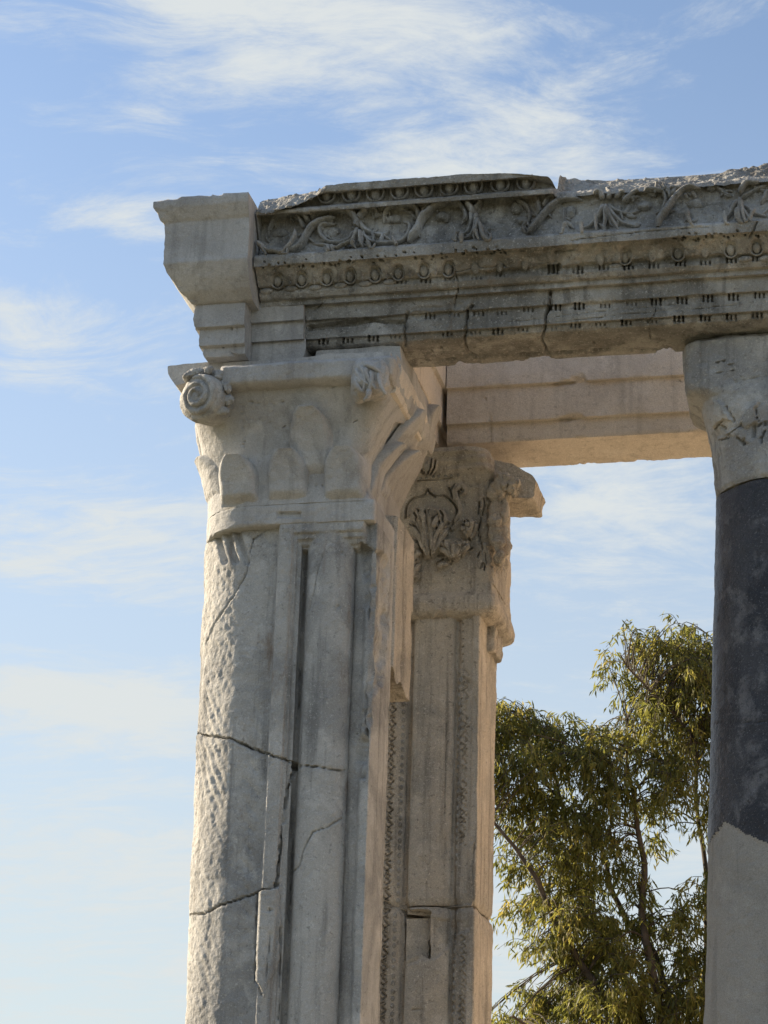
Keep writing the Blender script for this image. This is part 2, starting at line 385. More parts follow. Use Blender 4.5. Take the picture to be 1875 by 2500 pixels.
def bounce_hall():
    V, F = [], []
    def box(x0, y0, z0, x1, y1, z1):
        o = len(V); V.extend([(x0, y0, z0), (x1, y0, z0), (x1, y1, z0), (x0, y1, z0), (x0, y0, z1), (x1, y0, z1), (x1, y1, z1), (x0, y1, z1)])
        F.extend([[o+q for q in f] for f in ((3, 2, 1, 0), (4, 5, 6, 7), (0, 1, 5, 4), (1, 2, 6, 5), (2, 3, 7, 6), (3, 0, 4, 7))])
    box(8, 7, 0, 12, 36, 5.5); box(8, 7, 9.4, 12, 36, 14.0)
    for k in range(7): y = 7 + k*29/6.0; box(8.01, max(7.01, y-1.5), 5.49, 11.99, min(35.99, y+1.5), 9.41)
    mesh('wall', V, F, MAT_BOUNCE_BRICK, BOUNCE_HALL, False)
    V.clear(); F.clear(); box(7.8, 6.8, 14.0, 12.2, 36.2, 14.5); mesh('cornice', V, F, MAT_BOUNCE_BRICK, BOUNCE_HALL, False)
bounce_hall()
# ------------------------------------------------------------------ pieces shared by the carved mouldings
ME_EGG = unit_egg('egg'); ME_BEAD = unit_egg('bead', 10, 8, 0.0)
def dart_mesh():
    V = [(-.5, 0, 1), (.5, 0, 1), (.22, 0, .1), (-.22, 0, .1), (-.6, 0, -.35), (.6, 0, -.35), (0, 0, -1), (0, 1, .9), (0, 1, .1), (0, .9, -.35)]
    F = [(0, 7, 1), (0, 3, 8, 7), (1, 7, 8, 2), (3, 4, 9, 8), (2, 8, 9, 5), (4, 6, 9), (5, 9, 6)]
    me = bpy.data.meshes.new('dart'); me.from_pydata(V, [], F); me.update(); return me
def shell_mesh(n=14):
    """the U-shaped rim round an egg"""
    V = []; F = []
    for k in range(n+1):
        a = -math.pi*0.5 + (k/n-.5)*math.pi*1.5
        x, z = math.cos(a), math.sin(a)*1.12 + .1
        nx, nz = math.cos(a), math.sin(a)
        for (o, h) in ((-.13, -.3), (-.09, .6), (.03, .85), (.12, .5), (.14, -.3)): V.append((x + nx*o, h, z + nz*o))
    for k in range(n):
        for q in range(4): F.append((k*5+q, k*5+q+1, (k+1)*5+q+1, (k+1)*5+q))
    F += [(4, 3, 2, 1, 0), tuple(n*5+q for q in range(5))]
    me = bpy.data.meshes.new('egg_shell'); me.from_pydata(V, [], F); me.validate()
    me.polygons.foreach_set('use_smooth', np.ones(len(me.polygons), bool)); me.update(); return me
ME_DART = dart_mesh(); ME_SHELL = shell_mesh()
def lump(name, c, r, mat, parent, seed=0, amp=0.12, scale=9, power=3.5, n=40, rot=0.0):
    """a broken, roughly boxy piece of stone"""
    th = np.linspace(-math.pi/2, math.pi/2, n); ph = np.linspace(-math.pi, math.pi, 2*n, endpoint=False)
    T, Pp = np.meshgrid(th, ph, indexing='ij'); d = np.stack([np.cos(T)*np.cos(Pp), np.cos(T)*np.sin(Pp), np.sin(T)], -1)
    k = (np.abs(d)**power).sum(-1)**(-1/power); P = d*k[..., None]*np.array(r)
    cr, sr = math.cos(rot), math.sin(rot); P = P @ np.array([[cr, sr, 0], [-sr, cr, 0], [0, 0, 1]])
    P = P + np.array(c); P = P + d*(amp*min(r)*fbm(P, scale, 5, seed))[..., None]
    return mesh(name, P.reshape(-1, 3), grid_faces(n, 2*n, True), mat, parent, True, 55)
def z6(*L, o=(600, 600), s=2.592): return [(o[0]+x/s, o[1]+y/s) for x, y in L]
def z7(*L): return z6(*L, o=(1240, 560), s=2.6126)
def z4(*L): return z6(*L, o=(600, 440), s=2.592)
def z5(*L): return z6(*L, o=(1240, 400), s=2.6126)
def z2(*L): return z6(*L, o=(1000, 400), s=1.896)

# ------------------------------------------------------------------ front entablature: the carved beam
ROOT_E = thing('carved_entablature', (-0.6, 9.05, 5.735), 'weathered grey marble beam carved with vine scroll and egg rows, resting on the front columns', 'carved beam')
zz_ = lambda v, y, u=1040: PY(u, v, y)[2]
YB = 9.19
prof = [(YB, 5.735), (8.935, 5.735), (8.905, 5.742), (8.893, 5.757)]
prof += [(8.893, zz_(813, 8.893)), (8.872, zz_(810, 8.872)), (8.872, zz_(767, 8.872)), (8.852, zz_(763, 8.852)), (8.848, zz_(728, 8.848)),
         (8.822, zz_(724, 8.822)), (8.822, zz_(711, 8.822)), (8.800, zz_(706, 8.80)), (8.785, zz_(692, 8.785)), (8.79, zz_(678, 8.79)),
         (8.765, zz_(672, 8.765)), (8.735, zz_(650, 8.735)), (8.712, zz_(634, 8.712)), (8.70, zz_(624, 8.70)), (8.678, zz_(622, 8.678)), (8.672, zz_(597, 8.672)),
         (8.70, zz_(592, 8.70)), (8.727, zz_(565, 8.727)), (8.742, zz_(535, 8.742)), (8.735, zz_(508, 8.735)), (8.722, zz_(498, 8.722))]
IFT = len(prof) - 1
prof += [(8.690, zz_(495, 8.690)), (8.685, zz_(485, 8.685)), (8.738, zz_(482, 8.738)), (8.73, zz_(456, 8.73)), (8.672, zz_(451, 8.672)), (8.665, zz_(431, 8.665))]
ITF = len(prof) - 1
ZTOP = prof[-1][1]
prof += [(8.85, ZTOP+.005), (YB+.02, ZTOP), (YB+.02, 6.1), (YB, 5.735)]
steps = [.02] + [.0042]*(ITF-1) + [.008, .03, .06, .06]
Pr = []; tagI = []
for k in range(len(prof)-1):
    a, b = np.array(prof[k]), np.array(prof[k+1]); n = max(1, int(math.ceil(np.linalg.norm(b-a)/steps[k])))
    for q in range(n): Pr.append(a + (b-a)*q/n); tagI.append(k + q/n)
Pr = np.array(Pr); tagI = np.array(tagI)
xL = PY(626, 600, 8.70)[0]; xs = np.concatenate([np.arange(xL, -0.36, .0042), np.linspace(-0.36, 1.55, 40)[1:]])
G = np.zeros((len(xs), len(Pr), 3)); G[..., 0] = xs[:, None]; G[..., 1] = Pr[None, :, 0]; G[..., 2] = Pr[None, :, 1]
# to the right of the broken arris the egg row is gone: a rough fracture leans back from the frieze top
xbrk = PY(1352, 440, 8.69)[0]; m = sstep(xs + .02*fbm(np.stack([xs*0, xs*0, xs], -1), 30, 3, 4), xbrk-.035, xbrk+.03)[:, None]
topR = np.interp(xs, [PY(u, v, 8.95)[0] for u, v in ((1352, 434), (1400, 440), (1500, 441), (1560, 436), (1690, 428), (1760, 422), (1875, 405))],
                 [PY(u, v, 8.95)[2] for u, v in ((1352, 434), (1400, 440), (1500, 441), (1560, 436), (1690, 428), (1760, 422), (1875, 405))])
sfr = np.clip((tagI - IFT)/(ITF - IFT), 0, 1)[None, :]; up = (tagI > IFT)[None, :] & (tagI <= ITF)[None, :]
yy = 8.722 + (8.95-8.722)*sfr**.8; zf = prof[IFT][1]; zn = zf + (topR[:, None] - zf)*sfr**1.15
G[..., 1] = np.where(up, G[..., 1]*(1-m) + yy*m, G[..., 1]); G[..., 2] = np.where(up, G[..., 2]*(1-m) + zn*m, G[..., 2])
bk = (tagI > ITF)[None, :] & (G[..., 2] > 6.3)
G[..., 1] = np.where(bk, G[..., 1]*(1-m) + np.maximum(G[..., 1], 8.96)*m, G[..., 1]); G[..., 2] = np.where(bk, G[..., 2]*(1-m) + (topR[:, None]+.004)*m, G[..., 2])
# the left end is broken down to the frieze, and the crown is ragged
cap = np.interp(xs, [PY(u, v, 8.72)[0] for u, v in ((626, 500), (660, 494), (700, 480), (735, 472), (775, 458), (800, 440), (812, 420))], [PY(u, v, 8.72)[2] for u, v in ((626, 505), (660, 498), (700, 486), (735, 475), (775, 460), (800, 445), (812, 420))])
capn = cap[:, None] - .03 + 1.3*np.clip(G[..., 1]-8.70, -.05, .12) + .022*fbm(G, 14, 5, 21)
brk = (tagI > IFT-2)[None, :] & (G[..., 2] > capn); G[..., 2] = np.where(brk, capn, G[..., 2])
c2 = [(812, 452), (900, 443), (1040, 431), (1150, 427), (1230, 426), (1300, 430), (1352, 436)]
cap2 = np.interp(xs, [PY(u, v, 8.675)[0] for u, v in c2], [PY(u, v, 8.675)[2] for u, v in c2]); cap2 = np.where((xs > PY(815, 450, 8.675)[0]) & (xs < xbrk), cap2, 9.0)
G[..., 2] = np.where((tagI > IFT+3)[None, :], np.minimum(G[..., 2], cap2[:, None] + .006*fbm(G*np.array([1, 1, 0]), 12, 4, 23)), G[..., 2])
beam = Sheet(G)
beam.erode(10, 9.0, .05, .5, .10, 11)
xg = beam.G[..., 0]; ti = np.broadcast_to(tagI[None, :], xg.shape)
beam.rough(.0045, 7, 4, 31); beam.rough(.0022, 45, 4, 32)
fr = sstep(ti, 19.6, 20.4)*(1-sstep(ti, 23.6, 24.4))
beam.rough(.012, 20, 4, 33, fr); beam.rough(.007, 46, 3, 34, fr)
beam.H -= .030*fr; beam.rough(.016, 22, 4, 39, brk*1.0); beam.rough(.006, 60, 3, 40, brk*1.0); fx = m*up; beam.rough(.022, 14, 5, 35, fx); beam.rough(.008, 55, 3, 36, fx)
mid = (ti > 12.6) & (ti < 17.5)
wear = sstep(xg, PY(1090, 650, 8.75)[0], PY(1180, 650, 8.75)[0])*(1-sstep(xg, PY(1740, 620, 8.75)[0], PY(1790, 620, 8.75)[0]))
beam.rough(.014, 18, 4, 37, mid*(0.35 + wear)); beam.H -= .012*mid*wear
beam.rough(.003, 5, 3, 38, (ti < 10)*1.0)
# peppering of drill holes in the leaf row
rp = random.Random(5)
for k in range(95):
    u = rp.uniform(640, 1240) if k < 62 else rp.uniform(1640, 1860); v = 652 - (u-640)*.0665 + rp.uniform(-14, 9)
    beam.pit(u, v, rp.uniform(.0025, .006), .02)
REEL2 = z6((490, 612), (645, 605), (807, 590), (945, 578), (1275, 560), (1455, 550), (1595, 545)) + z7((95, 640), (280, 628), (430, 615), (590, 605), (755, 597), (920, 588), (1090, 575), (1258, 568), (1425, 560), (1590, 550))
REEL1 = z6((1165, 447), (1320, 437), (1475, 430), (1620, 424)) + z7((130, 512), (305, 498), (455, 490), (620, 487), (790, 475), (945, 462), (1110, 453), (1275, 442), (1438, 432), (1605, 420))
REEL0 = z6((985, 228), (1140, 222), (1290, 210), (1460, 200), (1610, 183)) + z7((285, 265), (445, 262), (610, 243), (770, 238), (930, 230), (1100, 215), (1260, 210), (1425, 195), (1590, 185))
weak = {3: .5, 4: .7, 5: .5, 7: .6, 8: .35, 9: .6, 10: .5, 12: .5}
rr_ = random.Random(8)
for row, wk, hh in ((REEL2, weak, 7), (REEL1, {0: .6, 1: .5, 2: .6, 3: .5, 4: .6, 7: .6, 8: .4}, 7), (REEL0, {0: .6, 1: .6, 2: .4, 3: .4, 4: .5, 7: .7}, 6)):
    for k, (u, v) in enumerate(row):
        q0 = wk.get(k, 1.0)
        for d in (-10.5, 0, 10.5):
            q = q0*rr_.uniform(.72, 1.05)
            beam.groove([(u+d, v-hh*q+.6), (u+d-.4, v+hh*q)], .0034, .020*q)
            for e in (-1, 1): beam.pit(u+d, v+e*hh*.8*q, .0056*q, .014*q)
for c, wd, dp in ((z2((200, 490), (225, 540), (225, 590), (205, 660)), .0035, .016), (z2((290, 655), (268, 680), (260, 760), (255, 830), (270, 870), (300, 890)), .006, .03),
                  (z2((650, 590), (648, 660), (630, 700), (625, 770), (612, 820), (632, 855), (632, 870)), .0065, .03), (z2((652, 595), (650, 640), (640, 680)), .010, .02),
                  (z2((0, 912), (140, 905), (300, 890), (600, 880), (900, 860), (1100, 862), (1250, 850)), .0045, .02), (z2((1140, 640), (1135, 690), (1105, 730), (1115, 810)), .003, .012),
                  (z6((1025, 420), (1005, 480), (1005, 560), (1010, 640)), .007, .022), (z6((430, 410), (500, 350)), .004, .01), (z6((365, 430), (380, 520)), .004, .014),
                  (z6((1140, 185), (1250, 180), (1390, 160), (1460, 145), (1640, 140)), .0035, .014), (z7((240, 600), (450, 575), (700, 545), (930, 525), (1180, 510), (1460, 480)), .0025, .006), (z7((300, 545), (620, 528), (900, 495), (1150, 475)), .002, .005),
                  (z7((0, 590), (300, 560), (640, 515)), .0025, .006), (z5((390, 490), (700, 450), (960, 425), (1280, 400)), .0025, .008), (z5((1590, 370), (1570, 420), (1540, 470)), .004, .015),
                  (z7((300, 155), (360, 150), (420, 140)), .006, .014)):
    beam.crack(c, wd, dp, 1.4, int(c[0][0]))
# a long spall along the lowest fascias beside the restored stone
sp = beam.region(z6((385, 505), (600, 478), (780, 452), (870, 472), (1000, 468), (1010, 500), (900, 492), (820, 482), (700, 500), (520, 520), (390, 540)), 4, 3)
beam.H -= .026*sp; beam.rough(.012, 40, 3, 41, sp)
sp = beam.region(z6((1040, 400), (1130, 375), (1250, 380), (1330, 350), (1380, 370), (1300, 430), (1100, 470), (1050, 440)), 5, 4); beam.H -= .008*sp; beam.rough(.006, 40, 3, 42, sp)
for u, v, r in ((1078, 852, .006), (1055, 857, .004), (1450, 838, .004), (1350, 660, .012), (1365, 652, .01)): beam.pit(u, v, r, .02)
# hollows round the eggs of both rows
EGG1 = [(800, 482), (859, 479), (918, 476), (977, 472), (1037, 468), (1098, 463), (1159, 459), (1223, 455), (1286, 450)]
EGG2 = list(zip([679, 737, 799, 856, 916, 973, 1036, 1095, 1160, 1218, 1282, 1340, 1404, 1466, 1527, 1592, 1655, 1720, 1783, 1848], [0]*20))
EGG2 = [(u, 688 - (u-679)*.0700) for u, _ in EGG2]
KEEP2 = {8: .45, 9: .5, 10: .6, 11: 0, 12: 0, 13: .35, 14: .85, 15: .45, 16: .65, 17: .4}
for k, (u, v) in enumerate(EGG2):
    q = KEEP2.get(k, 1.0)
    if q: beam.H -= .020*q*np.exp(-(beam.near([(u, v-9), (u, v+5)], .024)[0]/.024)**6)
beam.apply()
B_E = beam.build('beam', MAT_OLD, ROOT_E)
rg = random.Random(3)
for k, (u, v) in enumerate(EGG1):
    p, n = beam.on(u, v); n = np.array([0, -1, -.12])
    put('egg', ME_EGG, MAT_OLD, B_E, p + np.array([0, .004, 0]), n, (.0255, .040, .036), tilt=rg.uniform(-.05, .05))
    put('egg_shell', ME_SHELL, MAT_OLD, B_E, p + np.array([0, -.004, .001]), n, (.0385, .034, .036))
    if k < 8:
        q, n2 = beam.on((u+EGG1[k+1][0])/2, (v+EGG1[k+1][1])/2 + 1); put('dart', ME_DART, MAT_OLD, B_E, q + np.array([0, .004, 0]), n, (.013, .022, .032), tilt=rg.uniform(-.06, .06))
for k, (u, v) in enumerate(EGG2):
    q = KEEP2.get(k, 1.0)
    if q < .3: continue
    p, n = beam.on(u, v); n = np.array([0, -1, -.45])
    put('egg', ME_EGG, MAT_OLD, B_E, p + n*(.002 - .004*(1-q)), n, (.019, .022*q, .027), tilt=rg.uniform(-.08, .08))
    if q > .6:
        put('egg_shell', ME_SHELL, MAT_OLD, B_E, p + n*.006, n, (.029, .016, .030), tilt=rg.uniform(-.08, .08))
        if k < 7: p2, n2 = beam.on(u+29, v-2); put('dart', ME_DART, MAT_OLD, B_E, p2 + n*.001, n, (.011, .012, .026), tilt=rg.uniform(-.15, .15))
for k, (u, v) in enumerate([(652, 711), (711, 706), (770, 703), (831, 698), (892, 694), (951, 689)] + z7((690, 240), (1340, 200), (1512, 190), (1650, 186))):
    p, n = beam.on(u, v); n = np.array([0, -1, -.25])
    put('bead', ME_BEAD, MAT_OLD, B_E, p + n*.003, n, (.031, .014, .0135), tilt=rg.uniform(-.05, .05))
# fans of the leaf row that survive at the left end
for u, v in ((735, 660), (672, 662), (790, 655), (850, 648)):
    for a in ((-.9, -.5, 0, .5, .9) if u in (735, 850) else (-.5, .1, .6)):
        pts = [(u + math.sin(a)*r*1.25, v - math.cos(a)*r + 3) for r in (1, 8, 16, 21)]; c = [beam.on(*q) for q in pts]
        sweep_ridge('leaf_rib', spline([q[0] for q in c], 3), np.tile(np.array([0, -.95, -.3]), (10, 1)), .005, .0035, MAT_OLD, B_E, 1.3, 5)
# the vine scroll of the frieze, traced stem by stem
STEMS = [(z4((150, 465), (300, 452), (375, 395), (425, 315), (490, 268), (575, 250)), 17, 9), (z4((405, 275), (375, 225), (330, 200), (260, 205), (200, 240), (165, 300), (150, 360)), 12, 8),
 (z4((372, 318), (345, 250), (300, 226), (245, 240)), 9, 6), (z4((90, 425), (140, 462), (220, 468), (290, 445), (325, 400), (335, 350)), 10, 7), (z4((420, 250), (445, 212), (500, 200), (560, 192), (620, 200), (655, 212)), 11, 7),
 (z4((695, 330), (660, 382), (600, 402), (520, 395), (480, 350), (470, 310), (500, 285), (540, 290)), 12, 7), (z4((722, 340), (700, 402), (640, 430), (560, 440), (440, 432)), 10, 6),
 (z4((640, 180), (685, 228), (712, 275), (702, 318)), 17, 12), (z4((775, 165), (742, 218), (715, 262)), 14, 12), (z4((720, 275), (760, 322), (820, 345), (880, 350), (915, 325)), 12, 6),
 (z4((740, 345), (785, 392), (850, 407), (950, 402), (1010, 380), (1045, 330), (1040, 292), (1005, 282)), 11, 6), (z4((738, 345), (720, 390), (700, 428)), 9, 5), (z4((740, 345), (765, 385), (795, 422)), 9, 5), (z4((738, 350), (742, 390), (742, 428)), 9, 8),
 (z4((1030, 398), (1080, 342), (1120, 262), (1160, 215), (1210, 168), (1275, 146), (1340, 152), (1382, 190), (1402, 250), (1372, 292)), 16, 8), (z4((1102, 250), (1085, 190), (1050, 155), (990, 150), (930, 162), (890, 202), (872, 252)), 12, 7),
 (z4((1120, 215), (1145, 172), (1190, 140)), 9, 7), (z4((960, 190), (1010, 195), (1055, 222), (1085, 265)), 8, 6), (z4((430, 240), (400, 190), (360, 170)), 9, 6),
 (z4((1395, 135), (1440, 200), (1438, 240)), 15, 12), (z4((1495, 120), (1480, 160), (1440, 205)), 13, 11), (z4((1438, 215), (1430, 285), (1400, 342), (1335, 362)), 12, 6), (z4((1470, 232), (1460, 300), (1420, 362), (1345, 385)), 13, 6),
 (z4((1490, 290), (1470, 340), (1448, 382)), 9, 5), (z4((1492, 290), (1520, 330), (1562, 366)), 9, 5), (z4((1490, 300), (1500, 340), (1505, 375)), 9, 8), (z4((800, 165), (830, 200), (830, 250)), 9, 6), (z4((915, 165), (905, 205), (870, 240)), 8, 5),
 (z5((130, 452), (200, 372), (262, 302), (330, 242), (400, 225), (475, 242)), 18, 8), (z5((205, 325), (195, 250), (180, 200), (145, 188)), 12, 7), (z5((55, 238), (110, 262), (142, 320), (128, 385), (90, 420)), 10, 6), (z5((230, 282), (250, 222), (305, 198)), 10, 7),
 (z5((360, 300), (365, 370), (390, 425)), 8, 5), (z5((618, 280), (580, 352), (530, 402), (465, 412)), 14, 6), (z5((622, 290), (622, 380), (600, 432)), 12, 6), (z5((640, 290), (690, 352), (760, 392), (850, 387)), 12, 6), (z5((640, 268), (700, 310), (780, 322), (845, 300)), 11, 6),
 (z5((632, 300), (660, 370), (705, 420)), 10, 6), (z5((612, 245), (592, 192), (545, 165)), 12, 8), (z5((640, 235), (650, 182), (636, 145)), 13, 9), (z5((690, 232), (725, 192), (742, 160)), 11, 8), (z5((740, 262), (790, 205), (835, 165)), 11, 8), (z5((870, 192), (930, 165), (990, 190), (1012, 250), (980, 322)), 11, 6),
 (z5((955, 402), (1010, 342), (1060, 272), (1110, 212), (1170, 182), (1235, 200)), 17, 7), (z5((1035, 245), (1030, 180), (995, 148)), 11, 7), (z5((1050, 222), (1070, 170), (1115, 135)), 11, 8), (z5((1270, 172), (1330, 148), (1382, 190), (1425, 205)), 11, 7), (z5((1140, 300), (1150, 345), (1175, 375)), 8, 5),
 (z5((1462, 250), (1432, 312), (1375, 372)), 14, 6), (z5((1480, 262), (1470, 320), (1450, 375)), 10, 6), (z5((1484, 262), (1505, 332), (1555, 372)), 12, 6), (z5((1512, 272), (1572, 322), (1655, 338)), 12, 7), (z5((1480, 205), (1520, 132), (1610, 98)), 13, 8), (z5((1490, 232), (1560, 182), (1650, 140)), 12, 8), (z5((1620, 260), (1640, 210), (1659, 170)), 10, 8)]
for k, (pts, a, b) in enumerate(STEMS):
    c = [beam.on(q[0], max(q[1], 501 - (q[0]-1040)*.067)) for q in spline(pts, 4)]; P_ = np.array([q[0] for q in c]); P_[:, 1] = .3*P_[:, 1] + .7*P_[:, 1].min(); P_[1:-1] = .25*P_[:-2] + .5*P_[1:-1] + .25*P_[2:]
    er = 1.0 if pts[0][0] < 1240 else .88
    sweep_ridge('vine_stem', P_, np.tile(np.array([0, -1, -.05]), (len(P_), 1)), a*.00118*er, b*.00118*er, MAT_OLD, B_E, 2.9*er, 7, True, k)
rb = random.Random(17)
fz = lambda q: (q[0], min(max(q[1], 503 - (q[0]-1040)*.067), 596 - (q[0]-1040)*.067))      # stay on the frieze
for k, (pts, a, b) in enumerate(STEMS):                       # small lobes and tendrils that spring from the stems
    S_ = spline(pts, 4)
    for q in range(6 if len(pts) > 3 else 3):
        t_ = rb.randint(1, len(S_)-2); d_ = S_[t_+1]-S_[t_-1]; an = math.atan2(d_[1], d_[0]) + rb.choice((-1, 1))*rb.uniform(.5, 1.2); l_ = rb.uniform(11, 27); bd = rb.uniform(-1.2, 1.2)
        L_ = [(S_[t_][0] + l_*w_*math.cos(an+bd*w_), S_[t_][1] + l_*w_*math.sin(an+bd*w_)) for w_ in (0, .35, .7, 1)]
        c = [beam.on(*fz(z_)) for z_ in L_]; P_ = np.array([z_[0] for z_ in c]); P_[:, 1] = P_[:, 1].min() - .002
        sweep_ridge('leaf_lobe', spline(P_, 2), np.tile(np.array([0, -1, -.05]), (7, 1)), rb.uniform(.007, .013), .005, MAT_OLD, B_E, 2.0, 5, True, k)
for k, (u, v, a, b) in enumerate([(688, 567, .034, .026), (815, 570, .030, .026), (962, 537, .036, .022), (1085, 532, .034, .026), (1110, 505, .028, .018), (1262, 505, .030, .03), (1275, 540, .026, .018), (1390, 520, .03, .026), (1575, 505, .034, .02), (1700, 500, .036, .024), (1590, 475, .026, .016)]):
    p, n = beam.on(u, v); lump('rosette', p + np.array([0, .004, 0]), (a, .024, b), MAT_OLD, B_E, 60+k, .7, 34, 2.2, 18)

# ------------------------------------------------------------------ plain restored corner of the entablature
ROOT_C = thing('restored_corner_block', (-2.9, 8.8, 5.66), 'plain pale restored corner block with moulded left end, beside the carved beam', 'corner block')
YA = 8.74; XA = PY(483, 775, YA)[0]
def dz(u, v):
    d = (XA - PY(u, v, YA)[0])/1.33; return d, PY(u, v, YA-d)[2]
cp = [dz(*q) for q in ((481, 746), (470, 741), (440, 713), (418, 684), (397, 644), (400, 634), (404, 600), (403, 546), (396, 538), (378, 508), (377, 484))]
def corner_loft(cp, dback, xR, yback, st=.007):
    P_ = cp + [(-dback, cp[-1][1]), (-dback, cp[0][1]), cp[0]]
    Q = resample([np.array(p) for p in P_], [st]*(len(cp)-1) + [.05, .05, .05])[:-1]
    nx = 34; ny = 40; G = []
    for k in range(nx): G.append([(xR + (XA-d-xR)*k/(nx), YA-d, z) for d, z in Q])
    for k in range(ny+1): G.append([(XA-d, YA-d + (yback-YA+d)*(k/ny)**1.3, z) for d, z in Q])
    return Sheet(np.array(G))
xR = PY(604, 560, 8.58)[0]
s = corner_loft(cp, .14, xR, 9.75); s.erode(5, 14, .1, .6, .18, 51, False); s.rough(.0035, 9, 4, 52); s.rough(.0012, 60, 3, 53)
edge = np.exp(-(np.abs(s.G[..., 1]-s.G[..., 0]-(YA-XA))/.02)**2); s.rough(.012, 22, 4, 54, edge)
s.apply().build('cornice_block', MAT_NEW, ROOT_C)
ap = [(-.030, 5.66), (-.030, dz(492, 850)[1]), (-.008, dz(488, 846)[1]), (-.010, dz(487, 806)[1]), (.012, dz(480, 802)[1]), (.010, cp[0][1] + .004)]
xR2 = PY(597, 800, 8.74)[0]
s = corner_loft(ap, .14, xR2, 9.75); s.erode(4, 14, .1, .6, .15, 55); s.rough(.003, 9, 4, 56); s.rough(.001, 60, 3, 57)
edge = np.exp(-(np.abs(s.G[..., 1]-s.G[..., 0]-(YA-XA))/.018)**2); s.rough(.016, 18, 4, 58, edge)
for q in (((572, 752), (570, 765)), ((578, 800), (577, 818)), ((565, 800), (567, 806)), ((575, 838), (574, 850)), ((563, 860), (572, 866)), ((545, 846), (546, 849)), ((507, 823), (510, 826))): s.crack(list(q), .003, .015, .6, 3)
s.apply().build('architrave_block', MAT_NEW, ROOT_C)
# the second architrave piece, set back between the corner and the carved beam
xa, xb = PY(612, 800, 8.83)[0], PY(742, 790, 8.84)[0]
pp = [(9.0, 5.66), (8.872, 5.66), (8.870, PY(680, 833, 8.87)[2]), (8.850, PY(680, 831, 8.85)[2]), (8.848, PY(680, 787, 8.85)[2]), (8.828, PY(680, 784, 8.83)[2]), (8.826, PY(680, 738, 8.83)[2]), (9.0, PY(680, 738, 8.83)[2]), (9.0, 5.66)]
Q = resample(pp, [.03] + [.006]*5 + [.03]*2)[:-1]; xs2 = np.arange(xa, xb + .022, .006)
G = np.zeros((len(xs2), len(Q), 3)); G[..., 0] = xs2[:, None]; G[..., 1:] = Q[None]
G[..., 0] = np.minimum(G[..., 0], xb + .012*fbm(np.stack([G[..., 2]*0, G[..., 2]*0, G[..., 2]], -1), 18, 3, 8))
s = Sheet(G); s.erode(3, 14, .1, .6, .15, 61); s.rough(.003, 9, 4, 62); s.rough(.001, 60, 3, 63)
s.apply().build('architrave_block', MAT_NEW, ROOT_C)

# ------------------------------------------------------------------ beam along the left side, running back
ROOT_S = thing('side_beam', (-2.4, 9.9, 5.725), 'short pale beam running back from front pier to rear pier, seen behind the abacus', 'stone beam')
def bar(name, prof, axis, a, b, st, mat, parent, seed, step=.008, er=(4, 12, .1, .6, .12), amp=.003, prep=None):
    Q = resample(prof + [prof[0]], step)[:-1]; ss = np.arange(a, b + st*.5, st); G = np.zeros((len(ss), len(Q), 3)); o = 1 - axis
    G[..., axis] = ss[:, None]; G[..., o] = Q[None, :, 0]; G[..., 2] = Q[None, :, 1]
    s = Sheet(G); s.erode(*er, seed); s.rough(amp, 8, 4, seed+1); s.rough(.0012, 60, 3, seed+2)
    if prep: prep(s)
    s.apply(); return s, s.build(name, mat, parent)
bar('beam', [(-2.86, 5.73), (-2.09, 5.73), (-2.09, 5.82), (-2.07, 5.824), (-2.07, 6.01), (-2.05, 6.014), (-2.05, 6.42), (-2.86, 6.42)], 1, 9.20, 10.5, .02, MAT_PINK, ROOT_S, 71, .02)

# ------------------------------------------------------------------ rear beam, plain restored stone
ROOT_R = thing('rear_beam', (-0.6, 10.27, 5.725), 'warm rose cream restored beam with stepped fascias behind the carved beam', 'stone beam')
YR = 10.089
def prep(s):
    s.crack(z6((405, 280), (410, 370), (412, 470), o=(1000, 860), s=2.0738), .0025, .008, .6, 3)
    for poly in (z6((700, 165), (800, 140), (840, 130), (880, 118), (900, 148), (800, 162), o=(1000, 860), s=2.0738), z6((730, 345), (800, 318), (870, 318), (880, 332), (800, 350), o=(1000, 860), s=2.0738)):
        r_ = s.region(poly, 6, 4); s.H -= .016*r_; s.rough(.008, 50, 3, 9, r_)
    for u, v, r in ((1185, 974, .007), (1325, 922, .003), (1660, 930, .004), (1545, 1112, .005), (1638, 944, .004)): s.pit(u, v, r, .012)
zl = lambda v, y: PY(1380, v, y)[2]
bar('beam', [(10.454, 5.725), (YR, 5.725), (YR, zl(1025, YR)), (YR-.022, zl(1020, YR-.022)), (YR-.022, zl(936, YR-.022)), (YR-.044, zl(931, YR-.044)), (YR-.044, 6.42), (10.454, 6.42)], 0, -2.045, 1.5, .008, MAT_PINK, ROOT_R, 81, [.03, .008, .004, .008, .004, .012, .06, .06], (4, 10, .0, .6, .15), .004, prep)
